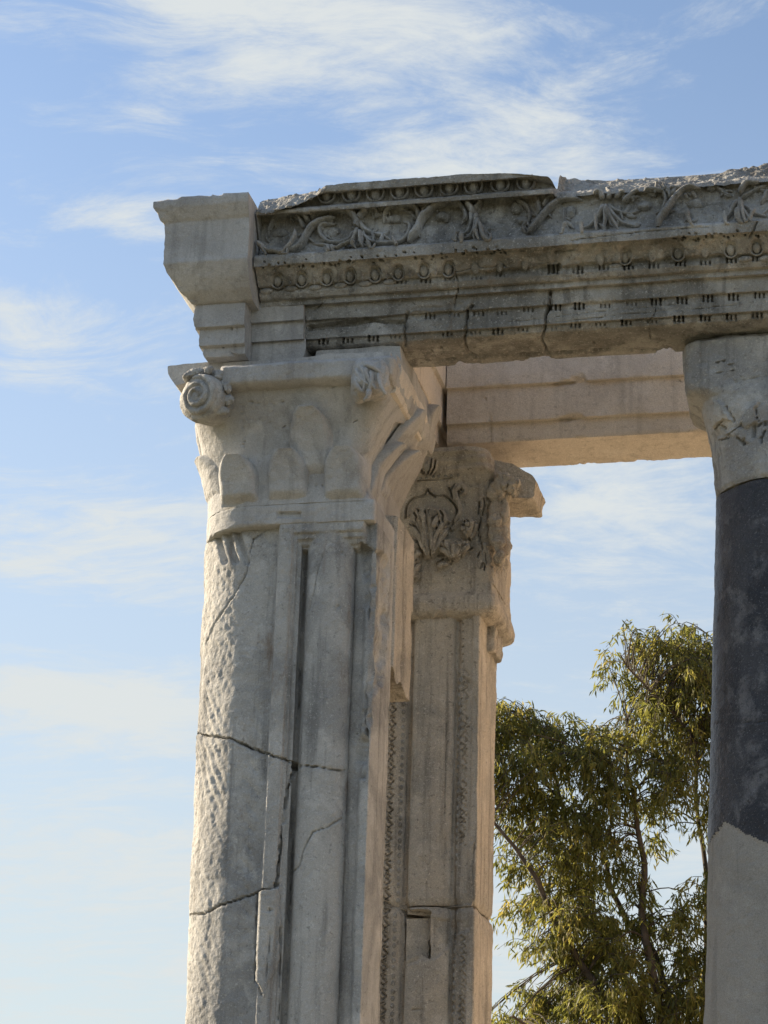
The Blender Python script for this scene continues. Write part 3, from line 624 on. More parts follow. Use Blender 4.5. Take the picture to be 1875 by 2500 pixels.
# ------------------------------------------------------------------ front corner pier
ROOT_P = thing('corner_pier', (-2.45, 9.2, 0), 'cracked grey marble corner pier with rounded sunlit left side and framed panel', 'stone pier')
ux = lambda u, y, v=1790: PY(u, v, y)[0]
RC = 0.30; CY = 9.225
cxl = ux(483, CY + .09) + RC*1.0
arc = [(cxl - RC*math.cos(t), CY - RC*math.sin(t)) for t in np.linspace(-math.pi*.42, math.pi*.47, 90)]
pl = [(ux(656, 8.925), 8.925), (ux(658, 8.885), 8.885), (ux(660, 8.880), 8.880), (ux(690, 8.880), 8.880), (ux(695, 8.896), 8.896), (ux(703, 8.896), 8.896), (ux(706, 8.912), 8.912), (ux(716, 8.914), 8.914), (ux(719, 8.960), 8.960), (ux(728, 8.975), 8.975)]
x1, x2 = ux(730, 8.94), ux(848, 8.94)
pl += [((x1+x2)/2 - (x2-x1)/2*math.cos(t), 8.975 - .088*math.sin(t)**.75) for t in np.linspace(.02, math.pi-.02, 40)]
pl += [(ux(851, 8.98), 8.980), (ux(857, 8.972), 8.972), (ux(878, 8.960), 8.960), (ux(884, 8.930), 8.930), (ux(903, 8.918), 8.918)]
xe = ux(905, 8.925)
back = [(xe, 8.925), (xe+.004, 9.02), (xe, 9.265), (xe-.14, 9.31), (xe-.15, 9.62), (xe-.35, 9.75), (cxl-.02, CY+RC*1.3)]
nA = len(arc)
P2 = resample([np.array(p) for p in arc + pl + back + [arc[0]]], [.006]*(nA+len(pl)) + [.012, .012, .02, .06, .06, .06, .06])[:-1]
ztop = PY(700, 1281, 8.89)[2]
zs = np.concatenate([np.linspace(0, 2.65, 30)[:-1], np.arange(2.65, ztop, .0062), [ztop]])
G = np.zeros((len(zs), len(P2), 3)); G[..., :2] = P2[None]; G[..., 2] = zs[:, None]
G[..., 0] += (.043 + .018*(3.98-np.maximum(G[..., 2], 2.0)))*np.clip((ux(650, 8.92) - G[..., 0])/.26, 0, 1)*(G[..., 1] < CY+RC*1.25)
# the panel stops short of the neck: its frame returns across the top in three fillets
pm = (G[..., 0] > ux(690, 8.9)) & (G[..., 0] < ux(880, 8.95)) & (G[..., 1] < 9.0)
for va, yv in ((1338, 8.930), (1330, 8.912), (1318, 8.896), (1304, 8.882)):
    zv = PY(790, va, 8.9)[2]; t_ = sstep(G[..., 2], zv, zv+.010)*pm; G[..., 1] = np.where(G[..., 1] > yv, G[..., 1]*(1-t_) + yv*t_, G[..., 1])
sh = Sheet(G)
sh.erode(5, 7, .0, .5, .12, 101)
th = np.arctan2(CY - sh.G[..., 1], cxl - sh.G[..., 0])                 # 0 at the far left, pi/2 facing the front
ong = (sh.G[..., 0] < ux(655, 8.92)) & (sh.G[..., 1] < CY + RC*1.1)
arcx = th*RC
lit = np.clip(1 - np.abs(arcx - .25)/.20, 0, 1)
ph = (sh.G[..., 2]*1.0 + arcx*1.55 + .018*fbm(sh.G, 5, 3, 7))/.080
ridge = np.abs((ph % 1) - .5)*2
worn = sstep(fbm(sh.G*np.array([1, 1, .6]), 4.2, 3, 12), -.25, .30)
sh.H += ong*(-.0095*(1-ridge)*(.3+.7*worn)*(.5+.5*sstep(fbm(sh.G, 9, 2, 19), -.3, .3))*sstep(lit, 0, .4))
# remains of the spiral flutes next to the frame
lit2 = np.clip(1 - np.abs(sh.u - (668-(sh.v-1290)*.047) + 22)/24, 0, 1); ph2 = (sh.G[..., 2] + sh.G[..., 0]*1.2)/.085; r2 = np.abs((ph2 % 1)-.5)*2
sh.H += ong*sh.vis*lit2*(-.009*(1-r2)**2)*sstep(fbm(sh.G, 3, 2, 15), -.1, .3)
sh.rough(.007, 9, 5, 103, ong*1.0); sh.rough(.0034, 38, 4, 104, ong*sstep(lit, .0, .5)); sh.rough(.0022, 70, 3, 105, ong*sstep(lit, .0, .4))
sh.rough(.0035, 6, 4, 106); sh.rough(.0016, 50, 3, 107)
# deep hollow tops of the flutes under the neck
for u in (527, 553, 580): sh.groove([(u, 1298), (u+9, 1330), (u+22, 1370)], .012, .02)
# broken arris and torn surface right of the panel
w4 = lambda *L: z6(*L, o=(440, 1250), s=2.765)
w5 = lambda *L: z6(*L, o=(430, 1800), s=2.765)
tear = sh.region(w4((1215, 200), (1300, 250), (1400, 300), (1410, 600), (1390, 900), (1370, 1150), (1300, 1250), (1270, 1500), (1250, 1797), (1205, 1797), (1215, 1500), (1240, 1300), (1290, 1000), (1285, 800), (1250, 600), (1230, 400)), 8, 8)
sh.H -= .022*tear; sh.rough(.026, 11, 5, 108, tear); sh.rough(.008, 45, 3, 109, tear)
tear2 = sh.region(w5((1235, 0), (1300, 60), (1290, 190), (1240, 170), (1225, 300), (1205, 200)), 6, 6); sh.rough(.012, 20, 4, 110, tear2); sh.H -= .008*tear2
# long patches of lost surface on the rounded side
spall = sh.region(w5((545, 1040), (700, 1000), (690, 1500), (600, 1760), (520, 1640), (540, 1400)), 6, 5)
# breaks between the fragments, then finer cracks
K1 = w4((30, 1480), (190, 1515), (330, 1525), (420, 1565), (560, 1625), (680, 1665), (770, 1690))
K1b = w5((815, 200), (860, 190), (960, 200), (1060, 215), (1140, 225))
K2 = w5((795, 235), (755, 330), (735, 480), (715, 640), (700, 800), (690, 930), (670, 1015))
K3 = w5((670, 1015), (600, 1022), (520, 1060), (400, 1100), (280, 1140), (195, 1190), (90, 1200))
for k_, wd, dp in ((K1, .0042, .04), (K2, .0052, .05), (K3, .0040, .036)): sh.crack(k_, wd, dp, 1.6, 9)
sh.crack(K1b, .0034, .022, 1.0, 4); sh.pit(722, 1872, .014, .06); sh.pit(674, 2160, .010, .05)
for c, wd, dp in ((w4((600, 110), (490, 185)), .003, .012), (w4((490, 185), (440, 420), (350, 580), (230, 760), (170, 900)), .0035, .014), (w4((960, 290), (920, 430), (900, 560), (870, 660)), .0022, .008), (w4((835, 560), (815, 900), (805, 1300), (780, 1500), (770, 1660)), .0028, .015),
                  (w5((1120, 550), (1010, 610), (920, 640), (860, 760), (830, 870), (780, 920)), .003, .012), (w5((780, 250), (790, 700), (775, 1000), (760, 1300)), .003, .010), (w5((620, 1020), (700, 990), (730, 1000)), .002, .006), (w5((555, 1060), (545, 1300), (535, 1640), (580, 1740)), .006, .03), (w5((640, 1330), (620, 1500), (600, 1720)), .006, .014), (w5((700, 1290), (700, 1500), (690, 1900)), .005, .018),
                  (w4((730, 130), (745, 480), (700, 720)), .002, .004)):
    sh.crack(c, wd, dp, 1.2, int(c[0][1]))
for u, v in ((835, 1350), (1, 1), (745, 1390), (826, 1480)): sh.pit(u, v, .007, .008)
sh.H += .010*spall
# the mark cut in the frame
for q in (((655, 2222), (665, 2222)), ((659, 2218), (659, 2229))): sh.groove(list(q), .0022, .008)
sh.apply()
# one mesh per stone fragment, parted along the breaks
um = .25*(sh.u[:-1] + sh.u[1:] + np.roll(sh.u, -1, 1)[:-1] + np.roll(sh.u, -1, 1)[1:]); vm = .25*(sh.v[:-1] + sh.v[1:] + np.roll(sh.v, -1, 1)[:-1] + np.roll(sh.v, -1, 1)[1:])
def line_v(K, u): a = np.array(sorted(K)); return np.interp(u, a[:, 0], a[:, 1])
def line_u(K, v): a = np.array(sorted(K, key=lambda q: q[1])); return np.interp(v, a[:, 1], a[:, 0])
full = K1 + [(724, 1868)] + K1b + [(960, 1900)]
upm = vm < line_v(full, um)
zc = .5*(sh.G[:-1, :, 2] + sh.G[1:, :, 2]); visc = sh.vis[:-1]
upm = np.where(visc, upm, zc > PY(700, 1850, 8.95)[2])
midm = (~upm) & visc & (um < line_u([(724, 1860)] + K2, vm)) & (vm < line_v(K3, um))
for nm, mk in (('shaft_fragment', upm), ('shaft_fragment', midm), ('shaft_fragment', ~upm & ~midm)): sh.build(nm, MAT_PIER, ROOT_P, False, mk)

# a remnant of the side pilaster hanging on behind the right-hand edge, broken off below
rp_ = [(xe-.16, 9.262), (xe-.02, 9.258), (xe+.008, 9.275), (xe+.012, 9.62), (xe-.16, 9.62)]
Q = resample(rp_ + [rp_[0]], .010)[:-1]; zb = PX(985, 1690, xe+.015)[2]; zt = PX(985, 1330, xe+.015)[2]
zs2 = np.arange(zb, zt+.1, .009); G = np.zeros((len(zs2), len(Q), 3)); G[..., :2] = Q[None]; G[..., 2] = zs2[:, None]
G[..., 2] = np.maximum(G[..., 2], zb + .05 + .05*fbm(np.stack([G[..., 1], G[..., 1]*0, G[..., 0]], -1), 9, 3, 4) - .10*(G[..., 1]-9.33)/.3)
s = Sheet(G); s.erode(4, 9, 0, .5, .15, 121); s.rough(.006, 12, 4, 122); s.apply().build('pilaster_remnant', MAT_REAR, ROOT_P)

# ------------------------------------------------------------------ capital of the corner pier
def rring(xl, xr, yf, yb, rl, rr_, n=(26, 60, 14, 40, 18, 24)):
    P_ = [(xl, yb)] ; P_ = []
    for t in np.linspace(0, 1, n[5], endpoint=False): P_.append((xl, yb + (yf+rl-yb)*t))
    for t in np.linspace(0, math.pi/2, n[0], endpoint=False): P_.append((xl + rl - rl*math.cos(t), yf + rl - rl*math.sin(t)))
    for t in np.linspace(0, 1, n[1], endpoint=False): P_.append((xl + rl + (xr-rr_-xl-rl)*t, yf))
    for t in np.linspace(0, math.pi/2, n[2], endpoint=False): P_.append((xr - rr_ + rr_*math.sin(t), yf + rr_ - rr_*math.cos(t)))
    for t in np.linspace(0, 1, n[3], endpoint=False): P_.append((xr, yf + rr_ + (yb-yf-rr_)*t))
    for t in np.linspace(0, 1, n[4], endpoint=False): P_.append((xr + (xl-xr)*t, yb))
    return np.array(P_)
def levels_loft(L, st, N=None):
    """L: rows (z, xl, xr, yf, yb, rl, rr), interpolated smoothly between"""
    L = np.array(L); zq = np.arange(L[0, 0], L[-1, 0]+st*.5, st); G = []
    for z in zq:
        q = [np.interp(z, L[:, 0], L[:, k]) for k in range(1, 7)]; r = rring(*q, **({'n': N} if N else {})); G.append(np.column_stack([r, np.full(len(r), z)]))
    return np.array(G)
CAPROOT = None
lv = lambda v, yf, ul, ur, rl, rr_=.03, yb=9.62: (PY(720, v, yf)[2], PY(ul, v, yf+.30)[0] if rl > .1 else PY(ul, v, yf)[0], PY(ur, v, yf+rr_)[0], yf, yb, rl, rr_)
nk = [lv(1282, 8.890, 520, 915, .27, .02), lv(1278, 8.877, 518, 916, .28, .02), lv(1233, 8.873, 517, 917, .28, .02), lv(1228, 8.878, 519, 916, .28, .02)]
s = Sheet(levels_loft(nk, .0055)); s.erode(3, 10, .1, .6, .05, 131, True); s.rough(.004, 9, 4, 132); s.rough(.0025, 40, 4, 133); s.H -= .004*np.abs(np.sin(s.G[..., 1]*170))*(s.G[..., 0] < ux(545, 9.0, 1260))
notch = s.region([(678, 1250), (735, 1250), (735, 1264), (678, 1264)], 4, 1); s.H -= .018*notch
NECK = s.apply().build('neck_band', MAT_NEW, ROOT_P)
bell = [lv(1229, 8.872, 521, 915, .27, .05), lv(1180, 8.878, 522, 900, .27, .10), lv(1110, 8.868, 518, 905, .26, .12), lv(1050, 8.842, 510, 925, .24, .10), lv(990, 8.80, 503, 945, .20, .06), lv(955, 8.770, 498, 955, .14, .05), lv(940, 8.755, 496, 958, .12, .04), lv(925, 8.752, 490, 960, .10, .04)]
bs_ = Sheet(levels_loft(bell, .0065)); bs_.erode(3, 8, 0, .5, .15, 141, True); bs_.rough(.004, 8, 4, 142); bs_.rough(.0016, 45, 4, 143)
c3 = lambda *L: z6(*L, o=(380, 850), s=2.2419)
for c, wd, dp in ((c3((480, 290), (560, 305)), .003, .012), (c3((480, 300), (470, 370), (490, 480), (480, 560), (508, 618)), .003, .010), (c3((470, 375), (560, 395), (640, 412)), .002, .008), (c3((620, 290), (640, 310), (700, 295)), .0022, .008), (c3((850, 300), (960, 285), (1120, 280)), .002, .005)): bs_.crack(c, wd, dp, 1.2, 8)
for u, v in c3((535, 200), (970, 215), (850, 565), (1095, 400), (915, 755), (880, 750), (700, 430)): bs_.pit(u, v, .004, .012)
# flat cut planes on the side of the bell that looks right
for poly, dp in ((c3((1310, 410), (1395, 420), (1340, 560), (1250, 690), (1215, 640)), .020), (c3((1470, 330), (1440, 500), (1420, 470), (1440, 380)), .022), (c3((1410, 560), (1330, 700), (1290, 810), (1340, 700)), .018)):
    bs_.H -= dp*bs_.region(poly, 4, 2)
CAP = bs_.apply().build('capital', MAT_NEW, ROOT_P)
Lb = np.array(bell)
def leaf(ub, vb, vt, wpx, side, thick, lean=0.0, mat=MAT_NEW, depth=None, curl=.0, tipw=.42, name='leaf'):
    """a smooth blocked-out leaf: tongue with a rounded, slightly overhanging tip"""
    ns, nt = 30, 56; S, T = np.meshgrid(np.linspace(-1, 1, ns), 1-(1-np.linspace(0, 1, nt))**1.8, indexing='xy')
    if side == 'f':
        p0, p1 = PY(ub, vb, 8.86), PY(ub + lean, vt, 8.83); W = wpx*.00166/2
    elif side == 'l':
        p0, p1 = PY(ub, vb, depth), PY(ub + lean, vt, depth); W = wpx/2
    else:
        p0, p1 = PX(ub, vb, depth), PX(ub + lean, vt, depth); W = wpx/2
    w_ = np.where(T < 1-tipw, W*(.93 + .07*T/(1-tipw)), W*np.sqrt(np.clip(1 - ((T-(1-tipw))/tipw)**2, 0, 1)))
    z = p0[2] + (p1[2]-p0[2])*T
    body = np.clip(1-np.abs(S)**8, 0, 1)*np.clip((1-T)/.06, 0, 1)**.5
    out = (thick*(.40 + .60*T) + curl*T**4)*body*sstep(T, 0, .22) - .012
    cl = np.array([np.interp(z, Lb[:, 0], Lb[:, k]) for k in (1, 2, 3)])
    out = out + .003*fbm(np.stack([S*W*1+ub, z, T*0], -1), 14, 4, int(ub))
    if side == 'f':
        x = p0[0] + (p1[0]-p0[0])*T + S*w_; V = np.stack([x, cl[2] - out, z], -1)
    elif side == 'l':
        y = p0[1] + S*w_; rl_ = np.interp(z, Lb[:, 0], Lb[:, 5]); dd_ = np.clip(cl[2] + rl_ - y, 0, rl_*.98); V = np.stack([cl[0] + rl_ - np.sqrt(rl_**2 - dd_**2) - out, y, z], -1)
    else:
        y = p0[1] + (p1[1]-p0[1])*T + S*w_; V = np.stack([cl[1] + out, y, z], -1)
    V = V + .002*fbm(V, 40, 3, 5)[..., None]
    F = grid_faces(nt, ns)
    return mesh(name, V.reshape(-1, 3), F, mat, CAP, True, 55)
leaf(700, 1226, 1094, 116, 'f', .078, curl=.02); leaf(838, 1226, 1090, 116, 'f', .092, 2, curl=.02); leaf(758, 1170, 999, 122, 'f', .072, curl=.02); leaf(583, 1232, 1112, 112, 'f', .095, -8, curl=.02)
# leaves on the sunlit left flank
leaf(535, 1232, 1112, .17, 'l', .045, -14, depth=9.00, curl=.01); leaf(530, 1230, 1150, .17, 'l', .045, -22, depth=9.20, curl=.02); leaf(522, 1150, 1034, .20, 'l', .045, -20, depth=9.12, curl=.01); leaf(530, 1232, 1130, .17, 'l', .045, -20, depth=9.38, curl=.02)
# big angular leaves on the right flank
leaf(945, 1232, 1080, .15, 'r', .055, 18, depth=xe+.01, curl=.03); leaf(975, 1225, 1100, .15, 'r', .05, 20, depth=xe+.02, curl=.03); leaf(965, 1150, 1000, .16, 'r', .05, 18, depth=xe+.02, curl=.02); leaf(1010, 1120, 990, .16, 'r', .05, 16, depth=xe+.03, curl=.02)
# abacus
zA0, zA1 = PY(700, 932, 8.70)[2], PY(700, 884, 8.70)[2]
ab = [(zA0-.004, PY(548, 928, 8.74)[0], PY(962, 930, 8.80)[0], 8.735, 9.62, .03, .03), (zA0+.010, PY(538, 928, 8.70)[0], PY(968, 930, 8.80)[0], 8.700, 9.62, .03, .03), (zA1-.012, PY(533, 928, 8.69)[0], PY(974, 930, 8.80)[0], 8.690, 9.62, .03, .03), (zA1+.004, PY(536, 900, 8.71)[0], PY(970, 930, 8.80)[0], 8.71, 9.62, .03, .03)]
s = Sheet(levels_loft(ab, .006)); s.erode(2, 9, .2, .7, .0, 151, True); s.rough(.006, 10, 4, 152); s.rough(.003, 50, 3, 153); s.apply(); ABA = s.build('abacus', MAT_NEW, CAP)
bar('bedding_stone', [(PY(540, 880, 8.80)[0], zA1-.02), (PY(968, 880, 8.80)[0], zA1-.02), (PY(966, 880, 8.80)[0], 5.657), (PY(540, 880, 8.80)[0], 5.657)], 1, 8.83, 9.6, .02, MAT_NEW, CAP, 155, .02, (4, 12, .0, .5, .2), .008)
bar('bedding_stone', [(PY(745, 880, 8.80)[0], 5.60), (PY(966, 880, 8.80)[0], 5.60), (PY(962, 880, 8.80)[0], 5.733), (PY(752, 880, 8.80)[0], 5.733)], 1, 8.925, 9.55, .02, MAT_NEW, CAP, 158, .012, (4, 12, .0, .5, .2), .010)
za = PY(800, 868, 8.72)[2]
bar('abacus_block', [(PY(722, 880, 8.74)[0], zA1-.015), (PY(957, 880, 8.74)[0], zA1-.015), (PY(955, 880, 8.74)[0], za-.004), (PY(800, 880, 8.74)[0], za+.004), (PY(728, 880, 8.74)[0], za-.008)], 1, 8.715, 9.5, .012, MAT_NEW, CAP, 165, .008, (4, 10, .0, .5, .15), .008)
# left horn of the abacus, its tip catching the sun
hp = [PY(412, 898, 8.86), PY(560, 884, 8.86), PY(560, 930, 8.86), PY(470, 935, 8.86), PY(432, 947, 8.86), PY(414, 918, 8.86)]
bar('abacus_horn', [(p[0], p[2]) for p in hp], 1, 8.84, 9.30, .012, MAT_NEW, CAP, 161, .008, (4, 10, .0, .5, .25), .008)
# left volute
def volute(u, v, y, R_, mat, parent, nrm=(-.30, -.95, -.1)):
    c = PY(u, v, y); n = np.array(nrm); n = n/np.linalg.norm(n); ex = np.cross(n, [0, 0, 1.]); ex /= np.linalg.norm(ex); ex = -ex if ex[0] < 0 else ex; ez = np.cross(ex, n); ez = ez if ez[2] > 0 else -ez
    t = np.linspace(0, 2*math.pi*2.4, 110); r = R_*(.93 - .78*(t/t[-1])**.85); a = 1.9 - t
    P_ = c + np.outer(np.cos(a)*r, ex) + np.outer(np.sin(a)*r, ez) + np.outer(.030*(t/t[-1]), n)
    sp_ = sweep_ridge('volute_spiral', P_, np.tile(n, (110, 1)), R_*.17, R_*.11, mat, parent, 1.5, 7, True, 3)
    # the drum the spiral is cut on
    th = np.linspace(0, 2*math.pi, 48, endpoint=False); G = []
    for k, (q, dd) in enumerate(((.02, .030), (.35, .026), (.7, .012), (.95, 0), (1.07, -.012), (1.1, -.04), (1.05, -.09), (.95, -.16), (.02, -.17))): G.append(c + (np.outer(np.cos(th), ex) + np.outer(np.sin(th), ez))*R_*q + n*dd)
    G = np.array(G); G = G + .006*fbm(G, 26, 4, 5)[..., None]
    s = Sheet(G); return s.build('volute', mat, parent)
volute(486, 968, 8.70, .100, MAT_PIER, CAP)
rl_ = random.Random(4)
def foil(u, v, y, ang, ln, wd, mat, bend=.5, name='acanthus_tip', nrm=(-.1, -1, -.1)):
    """one small curled lobe of acanthus"""
    pts = []
    for q in np.linspace(0, 1, 5): a = ang + bend*q; pts.append(PY(u + math.cos(a)*ln*q, v - math.sin(a)*ln*q, y - .012*math.sin(q*3)))
    P_ = spline(pts, 3); return sweep_ridge(name, P_, np.tile(np.array(nrm)/np.linalg.norm(nrm), (len(P_), 1)), wd, wd*.55, mat, CAP, 1.7, 7, True, int(u))
for k, (u, v, a, b) in enumerate([(462, 922, .022, .016), (482, 914, .026, .018), (506, 914, .028, .020), (530, 926, .028, .024), (543, 950, .024, .028), (548, 978, .020, .030), (536, 1002, .018, .020)]):
    lump('acanthus_tip', PY(u, v, 8.725), (a, .045, b), MAT_PIER, CAP, 170+k, 1.3, 34, 2.4, 34, k*.3)
lump('volute_stump', PY(520, 985, 8.82), (.055, .10, .085), MAT_PIER, CAP, 179, .35, 14, 2.5, 36)
# right-hand corner, broken volute
lump('broken_volute', PY(907, 930, 8.72), (.086, .10, .083), MAT_NEW, CAP, 181, .42, 10, 3.4, 84, .25)
for u, v, a, l, b in ((868, 900, -1.3, 60, .5), (880, 893, -1.0, 66, -.5), (893, 898, -1.5, 62, .4), (905, 905, -1.2, 60, -.6), (868, 925, -1.6, 40, .6), (890, 890, -.1, 44, -.4), (900, 950, -1.2, 32, -.8), (925, 910, -1.6, 58, .35)): foil(u, v, 8.635, a, l, .0125, MAT_NEW, b)
# abacus edge along the right flank
xq = PY(972, 893, 8.86)[0]
bar('abacus_edge', [(xq-.06, zA0-.03), (xq-.005, zA0-.02), (xq+.02, zA1-.02), (xq+.02, zA1+.02), (xq-.06, zA1+.02)], 1, 8.83, 9.40, .012, MAT_PINK, CAP, 195, .01, (4, 10, 0, .5, .2), .006)
# ------------------------------------------------------------------ rear pier
ROOT_Q = thing('rear_pier', (-1.9, 10.3, 0), 'honey brown marble pier with beaded panel frame and acanthus capital, behind the corner pier', 'stone pier')
YQ = 10.03
qx = lambda u, y=YQ, v=1900: PY(u, v, y)[0]
q7 = lambda *L: z6(*L, o=(900, 1650), s=2.6025)
q6 = lambda *L: z6(*L, o=(900, 1080), s=3.567)
x1, x2 = qx(1000), qx(1104)
pl = [(qx(900), YQ+.02), (qx(938), YQ+.02), (qx(942), YQ-.01), (qx(985), YQ+.012), (qx(990), YQ+.035), (qx(998), YQ+.038)]
pl += [((x1+x2)/2 - (x2-x1)/2*math.cos(t), YQ+.038 - .052*math.sin(t)**.55) for t in np.linspace(.03, math.pi-.03, 44)]
pl += [(qx(1106), YQ+.038), (qx(1113), YQ+.034), (qx(1118), YQ+.012), (qx(1146), YQ-.004), (qx(1150), YQ-.016), (qx(1164), YQ-.018), (qx(1167), YQ-.012)]
xe2 = qx(1168, YQ)
back = [(xe2, YQ), (xe2+.006, YQ+.42), (xe2-.3, YQ+.5), (qx(900), YQ+.5)]
P2 = resample([np.array(p) for p in pl + back + [pl[0]]], [.006]*(len(pl)) + [.012, .06, .06, .06])[:-1]
zt = PY(1090, 1500, YQ)[2]; zj = PY(1090, 2212, YQ)[2]
def prep_q(s, lower):
    s.erode(4, 8, 0, .5, .14, 201, True); s.rough(.004, 7, 4, 202); s.rough(.0018, 50, 3, 203)
    rz = random.Random(21)
    # leaf-and-dart notches beside the bead strips
    for k in range(46):
        v = 1715 + k*17.5; u = 972 - (v-1700)*.034
        if v > 2500: break
        s.groove([(u-14, v-9), (u-3, v), (u-14, v+7)] if k % 2 else [(u-15, v-4), (u-6, v+2)], .0030, .016)
        s.groove([(u-20, v), (u-8, v+11)], .0024, .012)
    for k in range(30):
        v = 1640 + k*18; 
        if 2060 < v < 2260: continue
        u = 1137 - (v-1650)*.022
        e_ = rz.uniform(.5, 1.3); s.groove([(u-6*e_, v-6+rz.uniform(-2, 2)), (u+4, v+1), (u-5, v+7*e_)] if k % 3 else [(u-5, v-5), (u+6, v+3)], .0026, .012*e_); s.pit(u+rz.uniform(3, 7), v+8, .004, .012*e_)
    for k in range(15):
        v = 2290 + k*17; u = 1129 - (v-2290)*.02; e_ = rz.uniform(.6, 1.3); s.groove([(u-5*e_, v-7), (u+6, v+2+rz.uniform(-2, 2)), (u-4, v+8*e_)], .003, .012*e_); s.pit(u+8, v+9, .004, .010)
    for k in range(16): s.pit(1130 - k*.4, 1523+k*18.3, .0034, .014)
    for c, wd, dp in ((q7((640, 40), (690, 230)), .004, .006), (q7((680, 1040), (655, 1200), (660, 1400), (690, 1470)), .004, .010), (q7((495, 300), (485, 700), (480, 1050), (500, 1200)), .004, .006), (q7((260, 300), (240, 800), (225, 1400)), .003, .010)): s.crack(c, wd, dp, 1.0, 3)
    hol = s.region(q7((630, 20), (690, 60), (688, 600), (680, 1040), (640, 1080), (620, 990), (640, 500)), 4, 2); s.H -= .008*hol
    if lower:
        hole = s.region(q7((235, 1495), (390, 1500), (385, 1790), (330, 1760), (235, 1805)), 3, 1); s.H -= .11*hole
        br = s.region(q7((240, 1840), (330, 1800), (410, 1800), (540, 1700), (560, 1640), (640, 1620), (640, 1560), (400, 1540), (390, 1700)), 8, 4); s.H -= .010*br; s.rough(.008, 30, 3, 207, br)
        s.crack(q7((275, 2120), (345, 2122)), .003, .008, .8, 2)
def pier_block(z0, z1, lower):
    zs = np.concatenate([np.linspace(z0, 2.7, 20)[:-1], np.arange(2.7, z1, .0062), [z1]]) if z0 < 2 else np.arange(z0, z1+.003, .0062)
    G = np.zeros((len(zs), len(P2), 3)); G[..., :2] = P2[None]; G[..., 2] = zs[:, None]
    s = Sheet(G); prep_q(s, lower); s.apply()
    # rounded, chipped bed at the joint
    d = np.minimum(np.abs(s.G[..., 2]-zj), .05); s.G = s.G - s.N*((.016*(1-d/.05)**2*(1+.8*fbm(s.G, 12, 3, 4)))[..., None]); s._n()
    return s, s.build('shaft_block', MAT_REAR, ROOT_Q)
SU, BU = pier_block(zj+.004, zt, False)
SL, BL = pier_block(0, zj-.004, True)
for k in range(44):                                                     # the strings of beads that edge the panel
    v = 1702 + k*18.4; u = 989 - (v-1700)*.0335 - (4 if v > 2212 else 0)
    if abs(v-2212) < 12 or v > 2495: continue
    S_, B_ = (SU, BU) if v < 2212 else (SL, BL)
    p, n = S_.on(u-2, v); put('bead', ME_BEAD, MAT_REAR, B_, p + np.array([0, .001, 0]), (0, -1, 0), (.0095, .010, .0125))
for k in range(44):
    v = 1640 + k*19.5
    if 2110 < v < 2275 or v > 2495: continue
    u = 1124 - (v-1650)*.0195; S_, B_ = (SU, BU) if v < 2212 else (SL, BL)
    p, n = S_.on(u, v); put('bead', ME_BEAD, MAT_REAR, B_, p + np.array([0, .001, 0]), (0, -1, 0), (.0085, .009, .0125))
# collar between shaft and capital
lq = lambda v, yf, ul, ur, rr_=.03: (PY(1090, v, yf)[2], PY(ul, v, yf)[0], PY(ur, v, yf+.22)[0], yf, YQ+.5, .02, rr_)
co = [lq(1512, YQ+.005, 900, 1206), lq(1502, YQ-.03, 900, 1222), lq(1490, YQ-.05, 900, 1231), lq(1472, YQ-.056, 900, 1233), lq(1456, YQ-.045, 900, 1230), lq(1446, YQ-.018, 900, 1226), lq(1424, YQ-.012, 900, 1224)]
s = Sheet(levels_loft(co, .006, (4, 90, 20, 50, 12, 10))); s.erode(4, 7, 0, .5, .15, 211, True); s.rough(.010, 9, 4, 212); s.rough(.003, 45, 4, 213)
for k in range(7): s.ridge(q6((560+k*20, 1525), (590+k*8, 1450)), .004, .010)
for k in range(5): s.pit(*q6((575+k*34, 1555))[0], .006, .012)
s.apply().build('collar', MAT_REAR, ROOT_Q)
rem = lump('moulding_remnant', PY(1206, 1562, YQ+.28), (.024, .12, .085), MAT_REAR, ROOT_Q, 215, .8, 18, 7, 60)
# acanthus capital
ca = [lq(1428, YQ-.008, 900, 1225), lq(1380, YQ-.02, 900, 1222, .05), lq(1330, YQ-.035, 900, 1224, .07), lq(1280, YQ-.045, 900, 1221, .08), lq(1220, YQ-.055, 900, 1222, .08), lq(1170, YQ-.075, 900, 1217, .08), lq(1150, YQ-.10, 900, 1222, .06), lq(1100, YQ-.135, 900, 1212, .10), lq(1092, YQ-.13, 900, 1208, .10)]
s = Sheet(levels_loft(ca, .0045, (4, 150, 34, 50, 12, 10)))
s.erode(3, 9, 0, .5, .2, 221, True); s.rough(.006, 10, 4, 222); s.rough(.0025, 50, 4, 223)
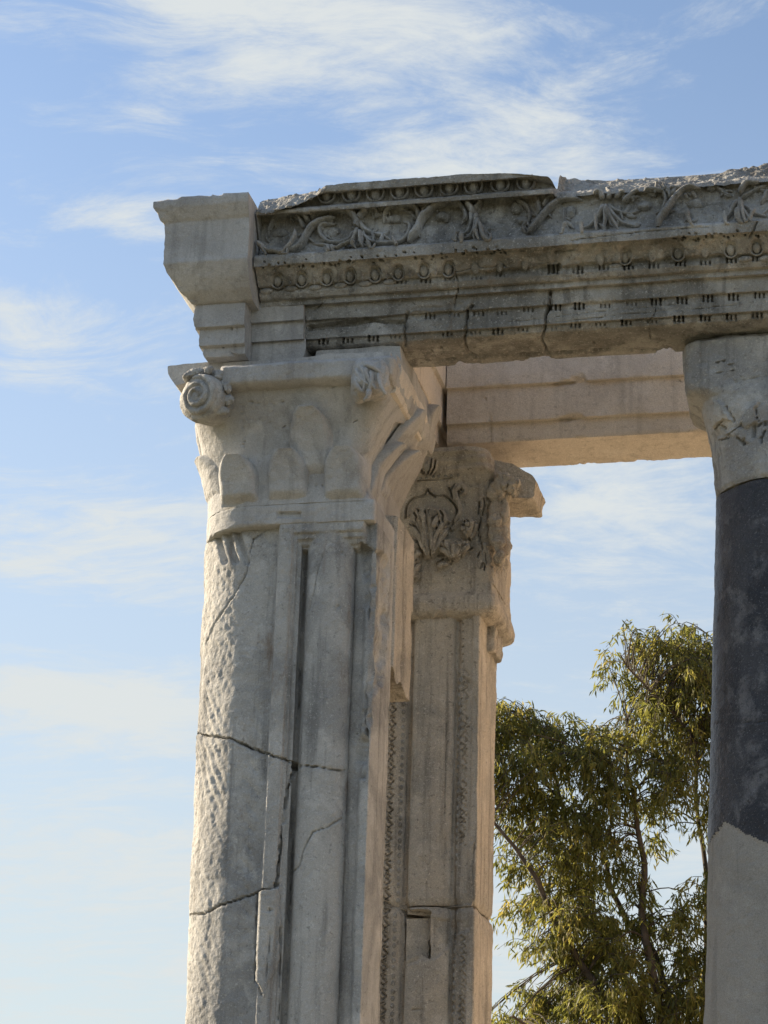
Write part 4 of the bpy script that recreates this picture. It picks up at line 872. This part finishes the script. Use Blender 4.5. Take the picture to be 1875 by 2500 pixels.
# leaves stand up from the bell
for poly, h in ((q6((410, 590), (520, 560), (660, 600), (715, 690), (690, 780), (620, 900), (560, 1010), (490, 1010), (470, 890), (380, 780), (375, 690)), .026), (q6((600, 930), (660, 860), (760, 850), (880, 870), (870, 930), (800, 1010), (740, 1040), (700, 990)), .024),
                (q6((800, 760), (830, 680), (890, 665), (935, 690), (920, 780), (880, 850)), .022), (q6((340, 860), (420, 860), (455, 960), (440, 1060), (450, 1200), (340, 1210)), .024), (q6((590, 1030), (720, 1040), (700, 1070), (610, 1110)), .014)):
    s.H += 1.9*h*s.region(poly, 9, 3)
for poly in (q6((455, 160), (560, 150), (590, 200), (540, 280), (500, 275), (460, 220)),): s.H += .014*s.region(poly, 16, 1)
GR = [((515, 410), (500, 445), (470, 468), (400, 480), (360, 510), (330, 560), (325, 650)), ((515, 410), (535, 445), (580, 470), (650, 460), (700, 490), (750, 540), (775, 590), (765, 650), (735, 710)), ((700, 400), (720, 440), (730, 470)), ((720, 420), (750, 370)), ((740, 400), (700, 395)),
      ((510, 620), (525, 760), (520, 900), (500, 1005)), ((548, 620), (540, 760), (545, 880), (552, 1005)), ((370, 720), (430, 760), (465, 830), (480, 885)), ((430, 690), (460, 730), (490, 830)), ((410, 630), (440, 680)), ((430, 590), (455, 620)),
      ((570, 840), (575, 770), (590, 730), (610, 760)), ((605, 880), (640, 790), (705, 715)), ((570, 690), (620, 655)), ((635, 740), (625, 690)), ((665, 775), (712, 755)), ((640, 620), (665, 660), (660, 700)), ((585, 725), (610, 770), (620, 790)),
      ((660, 870), (700, 930), (735, 1030)), ((735, 960), (745, 1020)), ((770, 910), (765, 1010)), ((805, 1000), (840, 930), (860, 905)), ((640, 920), (690, 940)), ((605, 990), (660, 985)), ((615, 1045), (660, 1050), (720, 1055)), ((810, 880), (825, 915)), ((800, 905), (790, 960)), ((850, 945), (905, 920)), ((600, 1060), (650, 1020)),
      ((880, 850), (870, 770), (850, 710)), ((880, 830), (915, 770), (912, 700)), ((860, 690), (890, 683), (925, 692)), ((810, 765), (860, 800)), ((885, 740), (880, 700)), ((830, 730), (850, 760)),
      ((370, 870), (400, 890)), ((375, 1020), (430, 1040)), ((370, 1200), (400, 1110), (440, 1060)), ((400, 1140), (445, 1130)), ((405, 1195), (448, 1190)), ((375, 975), (435, 975)), ((375, 930), (430, 920)), ((380, 1055), (420, 1050)), ((415, 1165), (440, 1160)),
      ((440, 230), (480, 270), (505, 280)), ((580, 160), (575, 220), (540, 275)), ((550, 150), (548, 210), (525, 255)), ((455, 230), (490, 262)), ((370, 1243), (560, 1244), (820, 1232), (1000, 1240)), ((430, 335), (600, 322), (720, 310))]
for g_ in GR:
    for o_ in (-17, 17): s.ridge([(a_ + o_/3.567, b_) for a_, b_ in q6(*g_)], .0062, .008)
for g_ in GR: s.groove(q6(*g_), .0042 if len(g_) > 2 else .0036, .024)
D_, T_ = s.near(q6(*[(795 + 30*math.cos(a)*(1-.06*k), 418 + 30*math.sin(a)*(1-.06*k)) for k, a in enumerate(np.linspace(0, 6.5, 12))]), .006); s.H -= .014*np.exp(-(D_/.005)**4)
s.ridge(q6((735, 755), (790, 690), (800, 600), (770, 520), (745, 450), (760, 390), (810, 370), (840, 400), (830, 440), (800, 445)), .013, .014)
# torn leafage on the right-hand corner
tr = s.region(q6((1000, 470), (1110, 300), (1200, 300), (1200, 1100), (1110, 1140), (1000, 1000), (940, 960), (950, 700)), 16, 8)
s.rough(.022, 16, 5, 226, tr); s.rough(.012, 48, 3, 227, tr)
rt = random.Random(9)
for k in range(34):
    a = q6((rt.uniform(960, 1180), rt.uniform(480, 1080)))[0]; an = rt.uniform(1.2, 2.3); l = rt.uniform(8, 26); s.groove([a, (a[0]+l*math.cos(an)*.6, a[1]+l*math.sin(an))], .003, .018)
lam = s.region(q6((600, 60), (1010, 80), (1100, 180), (1080, 300), (900, 440), (820, 300), (620, 200)), 10, 4); s.H += lam*.004*np.sin(s.G[..., 2]*140 + 3*fbm(s.G, 5, 2, 3))
s.apply(); QC = s.build('capital', MAT_REAR, ROOT_Q)
FING = [((500, 980), (450, 850), (390, 740)), ((500, 960), (465, 780), (425, 660)), ((515, 940), (490, 740), (470, 600)), ((530, 1000), (528, 800), (530, 590)), ((545, 940), (560, 760), (600, 640)), ((555, 960), (590, 820), (650, 700)), ((560, 980), (620, 860), (700, 760)),
        ((735, 1035), (680, 960), (620, 930)), ((735, 1030), (700, 930), (665, 870)), ((745, 1020), (740, 930), (735, 870)), ((755, 1020), (775, 930), (800, 870)), ((760, 1025), (820, 950), (870, 890)), ((878, 845), (840, 780), (815, 730)), ((880, 840), (860, 750), (850, 690)), ((882, 840), (890, 750), (895, 680)), ((885, 845), (920, 780), (930, 700)),
        ((380, 1210), (400, 1120), (450, 1070)), ((380, 1190), (375, 1080), (400, 1000)), ((380, 1050), (410, 980), (450, 960)), ((375, 1000), (390, 930), (430, 890)), ((700, 1060), (650, 1060), (605, 1090)), ((750, 700), (800, 600), (770, 500), (750, 420), (800, 375))]
for k, f_ in enumerate(FING):
    c = [s.on(*q) for q in spline(q6(*f_), 4)]; P_ = np.array([q[0] for q in c]); P_[:, 1] = .4*P_[:, 1] + .6*P_[:, 1].min(); N_ = np.tile(np.array([0, -1, -.1]), (len(P_), 1))
    sweep_ridge('leaf_finger', P_, N_, .008, .015, MAT_REAR, QC, 1.3, 7, True, k)
for k, (x, y) in enumerate([(560, 298), (610, 298), (668, 292), (722, 290), (782, 288), (452, 312), (505, 305)]):
    p, n = s.on(*q6((x, y))[0]); put('bead', ME_BEAD, MAT_REAR, QC, p, (0, -1, 0), (.0085, .008, .0085))
p, n = s.on(*q6((512, 205))[0]); put('egg', ME_EGG, MAT_REAR, QC, p, (0, -1, 0), (.018, .016, .026))
# the horn that juts out at the right under the beam
hp = [PY(u, v, YQ+.03) for u, v in q6((1090, 180), (1250, 200), (1340, 250), (1430, 300), (1465, 350), (1445, 395), (1440, 480), (1420, 492), (1180, 492), (1080, 470))]
bar('abacus_horn', [(p[0], p[2]) for p in hp], 1, YQ+.01, YQ+.30, .010, MAT_REAR, QC, 231, .008, (4, 10, 0, .5, .25), .014)
for k, (x, y, a, b) in enumerate([(1170, 380, .04, .05), (1240, 400, .035, .04), (1130, 440, .04, .05), (1140, 620, .03, .07), (1130, 800, .03, .06), (1165, 900, .026, .045), (1120, 700, .028, .05), (1140, 1010, .02, .04)]):
    lump('acanthus_leaf', PY(*q6((x, y))[0], YQ-.03), (a, .05, b), MAT_REAR, QC, 240+k, 1.1, 30, 2.6, 40, k*.5)

# ------------------------------------------------------------------ right-hand column
ROOT_T = thing('granite_column', (-0.38, 9.25, 0), 'dark granite column with pale mortar patch below and rough capital at right edge', 'column')
CT = np.array([0, 9.25]); xl = PY(1749, 1190, 9.25)[0]; RT0 = .285; CT[0] = xl + RT0
zn_ = PY(1800, 1165, 8.97)[2]
def rad_at(z): return RT0 + (zn_ - z)*.042
zb_ = zn_ - .012
tt = np.linspace(0, 2*math.pi, 260, endpoint=False); zs = np.concatenate([np.linspace(0, 2.7, 20)[:-1], np.arange(2.7, zb_, .007), [zb_]])
TT, ZZ = np.meshgrid(tt, zs); RR = rad_at(ZZ); G = np.stack([CT[0] + RR*np.cos(TT), CT[1] + RR*np.sin(TT), ZZ], -1)
s = Sheet(G); s.rough(.006, 5, 4, 301); s.rough(.0022, 40, 4, 302)
s.H -= .014*np.exp(-((s.G[..., 2]-zb_)/.03)**2)*sstep(fbm(s.G, 6, 3, 3), -.3, .3)
for c in (z6((165, 1050), (371, 1046), o=(1640, 1100), s=1.58), z6((30, 750), (100, 745), o=(1640, 1100), s=1.58)): s.crack(c, .003, .005, .5, 3)
# ragged lower limit of the granite: below it the shaft is made up in mortar
bl = np.array([(1720, 2075), (1735, 2050), (1752, 2030), (1768, 2012), (1790, 2020), (1815, 2038), (1875, 2062), (2050, 2120)], float)
lim = np.interp(s.u, bl[:, 0], bl[:, 1]) + 15*fbm(s.G, 16, 5, 6, .65)
lo_ = np.where(s.vis, s.v > lim, s.G[..., 2] < PY(1800, 2050, 8.97)[2])
s.H += np.where(lo_, -.004 + .0, .0); s.rough(.004, 14, 4, 303, lo_*1.0)
s.apply()
mk = lo_[:-1]
s.build('mortar_drum', MAT_MORT, ROOT_T, False, mk); s.build('granite_drum', MAT_GRAN, ROOT_T, False, ~mk)
# capital: round at the neck, square under the beam
zc = [PY(1800, v, 8.76)[2] for v in (1160, 1100, 1040, 1010)]
def supr(t, a, b, p): c, s_ = np.cos(t), np.sin(t); k = (np.abs(c)**p + np.abs(s_)**p)**(-1/p); return a*k*c, b*k*s_
xc = CT[0]; xhorn = PY(1669, 900, 9.08)[0]; A = xc - xhorn
LV = [(zn_-.004, RT0-.004, RT0-.004, 2), (zn_+.012, RT0+.004, RT0+.004, 2), (PY(1800, 1100, 8.97)[2], RT0+.006, RT0+.004, 2.1), (PY(1800, 1040, 8.97)[2], RT0+.016, RT0+.006, 2.3), (PY(1800, 1005, 8.97)[2], RT0+.03, RT0+.012, 2.8), (PY(1672, 985, 9.08)[2], RT0+.05, RT0+.0, 3.5), (PY(1672, 962, 9.08)[2], A-.005, RT0-.02, 6), (PY(1672, 950, 9.08)[2], A, RT0-.025, 7), (5.70, A+.004, RT0-.03, 6), (5.732, A-.004, RT0-.07, 4)]
LV = np.array(LV); zq = np.arange(LV[0, 0], LV[-1, 0]+.002, .005); G = []
for z in zq:
    a, b, p = [np.interp(z, LV[:, 0], LV[:, k]) for k in (1, 2, 3)]; X_, Y_ = supr(tt, a, b, p); G.append(np.stack([xc + X_, CT[1] + Y_, np.full(len(tt), z)], -1))
G = np.array(G)
# the upper bed falls away at the front: the abacus is chipped back under the beam
s = Sheet(G); s.erode(3, 7, .1, .6, .06, 311, True); s.rough(.010, 6, 4, 312); s.rough(.004, 30, 4, 313); s.rough(.002, 80, 2, 314)
e8 = lambda *L: z6(*L, o=(1600, 800), s=4.425)
for poly, h in ((e8((640, 800), (690, 788), (750, 850), (850, 1010), (760, 990), (700, 1030), (640, 1090)), .016), (e8((915, 1030), (980, 900), (1080, 830), (1130, 800), (1085, 870), (1080, 960), (1110, 1010), (980, 1090)), .018), (e8((760, 1160), (860, 1080), (980, 1090), (1020, 1250), (960, 1240), (900, 1180)), .010)): s.H += h*s.region(poly, 5, 1)
for g_, wd in ((((760, 860), (800, 930), (850, 1010)), .005), (((640, 1100), (700, 1030), (760, 985)), .002), (((720, 1070), (750, 1090)), .006), (((690, 1218), (790, 1195)), .003), (((890, 1190), (930, 1220), (960, 1255)), .003), (((965, 1210), (962, 1255)), .006), (((1065, 1060), (1066, 1170)), .008), (((1085, 870), (1080, 960), (1110, 1005)), .003), (((1185, 1020), (1188, 1045)), .006), (((1180, 1110), (1155, 1180)), .004), (((1145, 1190), (1150, 1235)), .006), (((1105, 1060), (1140, 1035)), .004), (((780, 1170), (850, 1120), (960, 1030)), .002), (((660, 360), (700, 405)), .0025), (((735, 355), (725, 400)), .0025)): s.groove(e8(*g_), wd, .02)
for x, y in ((800, 400), (825, 400), (672, 487), (700, 480), (832, 460), (1180, 520), (865, 590), (930, 165), (850, 350), (555, 530), (980, 300)): s.pit(*e8((x, y))[0], .0035, .015)
s.crack(e8((870, 560), (1000, 550), (1140, 520)), .003, .008, 1, 2)
# curved contact under the beam: hollow the top front left as the photograph shows
s.apply(); s.build('capital', MAT_PIER, ROOT_T)
# ------------------------------------------------------------------ tree
def bark():
    m = bpy.data.materials.new('bark'); m.use_nodes = True; t = m.node_tree; b = t.nodes['Principled BSDF']; b.inputs['Roughness'].default_value = .9
    g = t.nodes.new('ShaderNodeNewGeometry'); n = t.nodes.new('ShaderNodeTexNoise'); n.inputs['Scale'].default_value = 9; n.inputs['Detail'].default_value = 6; t.links.new(g.outputs['Position'], n.inputs['Vector'])
    r = t.nodes.new('ShaderNodeValToRGB'); r.color_ramp.elements[0].position = .35; r.color_ramp.elements[0].color = (.05, .038, .028, 1); r.color_ramp.elements[1].position = .7; r.color_ramp.elements[1].color = (.10, .08, .06, 1)
    t.links.new(n.outputs['Fac'], r.inputs[0]); t.links.new(r.outputs[0], b.inputs['Base Color']); return m
def foliage():
    m = bpy.data.materials.new('narrow_leaves'); m.use_nodes = True; t = m.node_tree; t.nodes.clear(); L = t.links.new
    N = lambda k: t.nodes.new(k)
    g = N('ShaderNodeNewGeometry'); at = N('ShaderNodeAttribute'); at.attribute_name = 'tint'
    r = N('ShaderNodeValToRGB'); e = r.color_ramp.elements; e[0].position = 0; e[0].color = (.10, .105, .024, 1); e[1].position = 1; e[1].color = (.24, .195, .048, 1)
    k = e.new(.55); k.color = (.16, .155, .034, 1); L(at.outputs['Fac'], r.inputs[0])
    d = N('ShaderNodeBsdfPrincipled'); d.inputs['Roughness'].default_value = .55; L(r.outputs[0], d.inputs['Base Color'])
    tr = N('ShaderNodeBsdfTranslucent'); hs = N('ShaderNodeHueSaturation'); hs.inputs['Value'].default_value = 2.3; L(r.outputs[0], hs.inputs['Color']); L(hs.outputs[0], tr.inputs['Color'])
    mx = N('ShaderNodeMixShader'); mx.inputs[0].default_value = .5; L(d.outputs[0], mx.inputs[1]); L(tr.outputs[0], mx.inputs[2])
    o = N('ShaderNodeOutputMaterial'); L(mx.outputs[0], o.inputs['Surface']); return m
MAT_BARK, MAT_LEAF = bark(), foliage()
YT = 33.0
TP = lambda u, v, dy=0.0: PY(u, v, YT + dy)
def tube_rings(P_, r0, r1, seg=8):
    P_ = np.asarray(P_); T = np.gradient(P_, axis=0); T /= np.linalg.norm(T, axis=1, keepdims=True)+1e-9
    a = np.cross(T, [0.0, 1.0, 0.13]); a /= np.linalg.norm(a, axis=1, keepdims=True)+1e-9; b = np.cross(T, a)
    rr = np.linspace(r0, r1, len(P_)); th = np.linspace(0, 2*math.pi, seg, endpoint=False)
    return P_[:, None] + rr[:, None, None]*(np.cos(th)[None, :, None]*a[:, None] + np.sin(th)[None, :, None]*b[:, None])
ROOT_TREE = thing('eucalyptus_tree', TP(1700, 4300)*np.array([1, 1, 0]), 'tall leafy tree with narrow drooping leaves, between rear pier and granite column', 'tree')
base = np.array(ROOT_TREE.location)
fork = TP(1660, 2750)
rt = random.Random(11)
trunk = spline([base, base*.7+fork*.3+np.array([.15, 0, 0]), fork], 8)
LIMBS = [([(1660, 2750), (1560, 2520), (1465, 2420), (1380, 2290), (1330, 2190), (1285, 2110), (1215, 2020), (1150, 1960)], .10, .022, -.4), ([(1600, 2600), (1560, 2450), (1500, 2350), (1420, 2200), (1400, 2080), (1370, 1950), (1330, 1830), (1270, 1740)], .08, .02, .5),
         ([(1650, 2700), (1600, 2400), (1570, 2250), (1572, 2120), (1560, 2040), (1545, 1950), (1525, 1860), (1530, 1760)], .10, .02, .0), ([(1660, 2750), (1640, 2500), (1600, 2330), (1520, 2230), (1470, 2080), (1450, 1950), (1420, 1850), (1400, 1760)], .09, .018, .9),
         ([(1680, 2800), (1720, 2400), (1725, 2150), (1700, 1950), (1690, 1780), (1660, 1660), (1630, 1570)], .07, .014, 1.2), ([(1700, 2800), (1800, 2400), (1840, 2100), (1850, 1850), (1800, 1650), (1760, 1560)], .12, .02, .8),
         ([(1680, 2780), (1560, 2640), (1420, 2560), (1320, 2520), (1250, 2480)], .07, .02, -.8), ([(1700, 2800), (1860, 2600), (1960, 2400), (2050, 2200)], .08, .02, .2), ([(1545, 1960), (1480, 1900), (1440, 1860)], .03, .012, .1), ([(1690, 1790), (1600, 1700), (1540, 1640), (1510, 1600)], .03, .012, -.5)]
TRK = Sheet(tube_rings(trunk, .30, .16, 12)).build('trunk', MAT_BARK, ROOT_TREE)
limb_pts = []
for pts, r0, r1, dy in LIMBS:
    P_ = spline([TP(u, v, dy*k/(len(pts)-1)*2.0) for k, (u, v) in enumerate(pts)], 6); P_ = P_ + .05*np.stack([fbm(P_, 1.6, 3, 3), fbm(P_, 1.6, 3, 4), fbm(P_, 1.6, 3, 5)*.5], -1)
    Sheet(tube_rings(P_, r0*.7, r1*.8, 8)).build('limb', MAT_BARK, TRK); limb_pts.append(P_)
ALLP = np.vstack(limb_pts)
# clumps of foliage: centre (pixel, depth), half sizes in pixels, weight
CL = [(1135, 1790, -.2, 90, 90, 1.0), (1215, 1770, 0, 85, 80, 1.0), (1310, 1770, .3, 80, 60, .9), (1280, 1850, -.3, 110, 50, 1.1), (1390, 1800, .2, 70, 55, .8), (1160, 1880, .2, 80, 60, .55), (1240, 1940, 0, 90, 60, .8), (1340, 1950, .3, 80, 70, .8), (1440, 1850, -.2, 75, 70, 1.0), (1490, 1790, .4, 60, 60, .8),
      (1500, 1900, -.3, 60, 80, .9), (1450, 1980, .1, 70, 70, .9), (1380, 2040, -.2, 80, 60, .9), (1270, 2030, .2, 70, 50, .6), (1320, 2110, 0, 80, 60, .9), (1420, 2130, .3, 70, 70, .9), (1500, 2080, -.1, 60, 60, .7), (1590, 1980, .4, 55, 80, .55), (1640, 1900, -.2, 60, 70, .9), (1600, 1850, .1, 60, 60, .75),
      (1560, 2150, 0, 50, 60, .5), (1300, 2200, .2, 60, 50, .8), (1400, 2230, -.3, 80, 60, .9), (1480, 2250, .2, 80, 70, .9), (1340, 2300, -.2, 55, 50, .9), (1430, 2340, .1, 85, 60, 1.0), (1530, 2330, -.2, 80, 70, .9), (1600, 2250, .3, 60, 60, .7), (1660, 2220, -.1, 45, 60, .7), (1690, 2320, .2, 60, 80, .9), (1380, 2420, .2, 90, 50, 1.0), (1500, 2440, -.3, 110, 60, 1.1),
      (1300, 2440, 0, 60, 50, .8), (1240, 2490, .2, 70, 40, .6), (1610, 2440, .2, 100, 70, 1.0), (1700, 2450, -.2, 80, 70, .9), (1400, 2530, 0, 160, 60, 1.2), (1600, 2560, .2, 160, 80, 1.2),
      (1530, 1570, 0, 55, 45, .45), (1500, 1640, .2, 45, 60, .45), (1600, 1560, -.2, 60, 45, .6), (1640, 1620, .1, 75, 70, 1.0), (1700, 1570, .2, 70, 55, 1.0), (1690, 1660, -.2, 70, 70, 1.1), (1620, 1700, .3, 70, 60, .9), (1560, 1690, .1, 50, 50, .6), (1720, 1760, 0, 55, 70, .9), (1650, 1780, .3, 60, 60, .8), (1715, 1860, -.1, 45, 60, .9), (1725, 1960, .2, 30, 60, .6), (1580, 1760, -.2, 55, 50, .8), (1720, 2170, .1, 40, 50, .7),
      (1800, 1620, .2, 100, 90, 1.0), (1850, 1760, 0, 110, 110, 1.2), (1840, 1950, .3, 100, 110, 1.2), (1860, 2150, 0, 110, 110, 1.2), (1880, 2350, .2, 120, 110, 1.2), (1980, 1900, .3, 110, 140, 1.2), (2000, 2150, 0, 110, 140, 1.2), (1760, 2620, .1, 180, 80, 1.2), (1120, 1870, .2, 50, 50, .5), (1060, 1830, .2, 50, 60, .6), (1080, 1960, 0, 50, 50, .4)]
rng = np.random.default_rng(5)
LV_, LT, TW = [], [], []
mpp = YT/FPX*1.06
def leaf_pts(c, t, L_, W_, tint):
    """narrow curved leaf of two folded quads"""
    t = t/np.linalg.norm(t); s_ = np.cross(t, rng.normal(size=3)); s_ /= np.linalg.norm(s_)+1e-9; n = np.cross(s_, t)
    a = c; b = c + t*L_*.5 + n*L_*.06; e = c + t*L_ + n*L_*.0 + np.array([0, 0, -L_*.12])
    LV_.extend((a, b + s_*W_, e, b - s_*W_)); LT.append(tint)
for (u, v, dy, hw, hh, wt) in CL:
    c0 = TP(u, v, dy*1.6); nsub = max(3, int(hw*hh*wt/84)); 
    for q in range(nsub):
        d = rng.normal(size=3); d /= np.linalg.norm(d); d *= rng.random()**.45
        c = c0 + np.array([d[0]*hw*mpp, d[1]*max(hw, 50)*mpp*1.1, d[2]*hh*mpp])
        # a drooping twig, with leaves hanging along it
        tw = np.array([rng.normal()*.6, rng.normal()*.6, .15 - rng.random()*1.1]); tw /= np.linalg.norm(tw); ln = .22 + .28*rng.random()
        pp_ = [c, c + tw*ln*.5 + np.array([0, 0, .03]), c + tw*ln + np.array([0, 0, -.10])]; TW.append(pp_)
        tb = np.clip(.35 + .25*rng.normal(), 0, 1)
        for z in range(int(15 + 10*rng.random())):
            t_ = rng.random(); pos = pp_[0]*(1-t_)**2 + 2*pp_[1]*t_*(1-t_) + pp_[2]*t_*t_ + rng.normal(size=3)*.035
            dr = np.array([rng.normal()*.55, rng.normal()*.55, -.75 + .55*rng.normal()]); leaf_pts(pos, dr + tw*.4, .09 + .085*rng.random(), .0115 + .006*rng.random(), np.clip(tb + .18*rng.normal(), 0, 1))
V = np.array(LV_); F = np.arange(len(V)).reshape(-1, 4)
CR = mesh('crown', V, F, MAT_LEAF, ROOT_TREE, True, None); CR['kind'] = 'stuff'
at = CR.data.attributes.new('tint', 'FLOAT', 'POINT'); at.data.foreach_set('value', np.repeat(np.array(LT), 4).astype(np.float32))
# twigs: each joins its clump to the nearest limb now and then
VV, FF = [], []; o = 0
for k, pp_ in enumerate(TW):
    P_ = [np.array(q) for q in pp_]
    if k % 3 == 0:
        j = np.argmin(((ALLP - P_[0])**2).sum(1)); a = ALLP[j]; P_ = [a, (a+P_[0])/2 + np.array([0, 0, .10])] + P_
    R_ = tube_rings(spline(P_, 3), .010 if k % 3 == 0 else .005, .002, 4); n_ = len(R_)
    VV.append(R_.reshape(-1, 3)); FF.append(grid_faces(n_, 4, True) + o); o += n_*4
TWO = mesh('twigs', np.vstack(VV), np.vstack(FF), MAT_BARK, TRK, True, None); TWO['kind'] = 'stuff'
print('leaves', len(LT), 'twigs', len(TW))
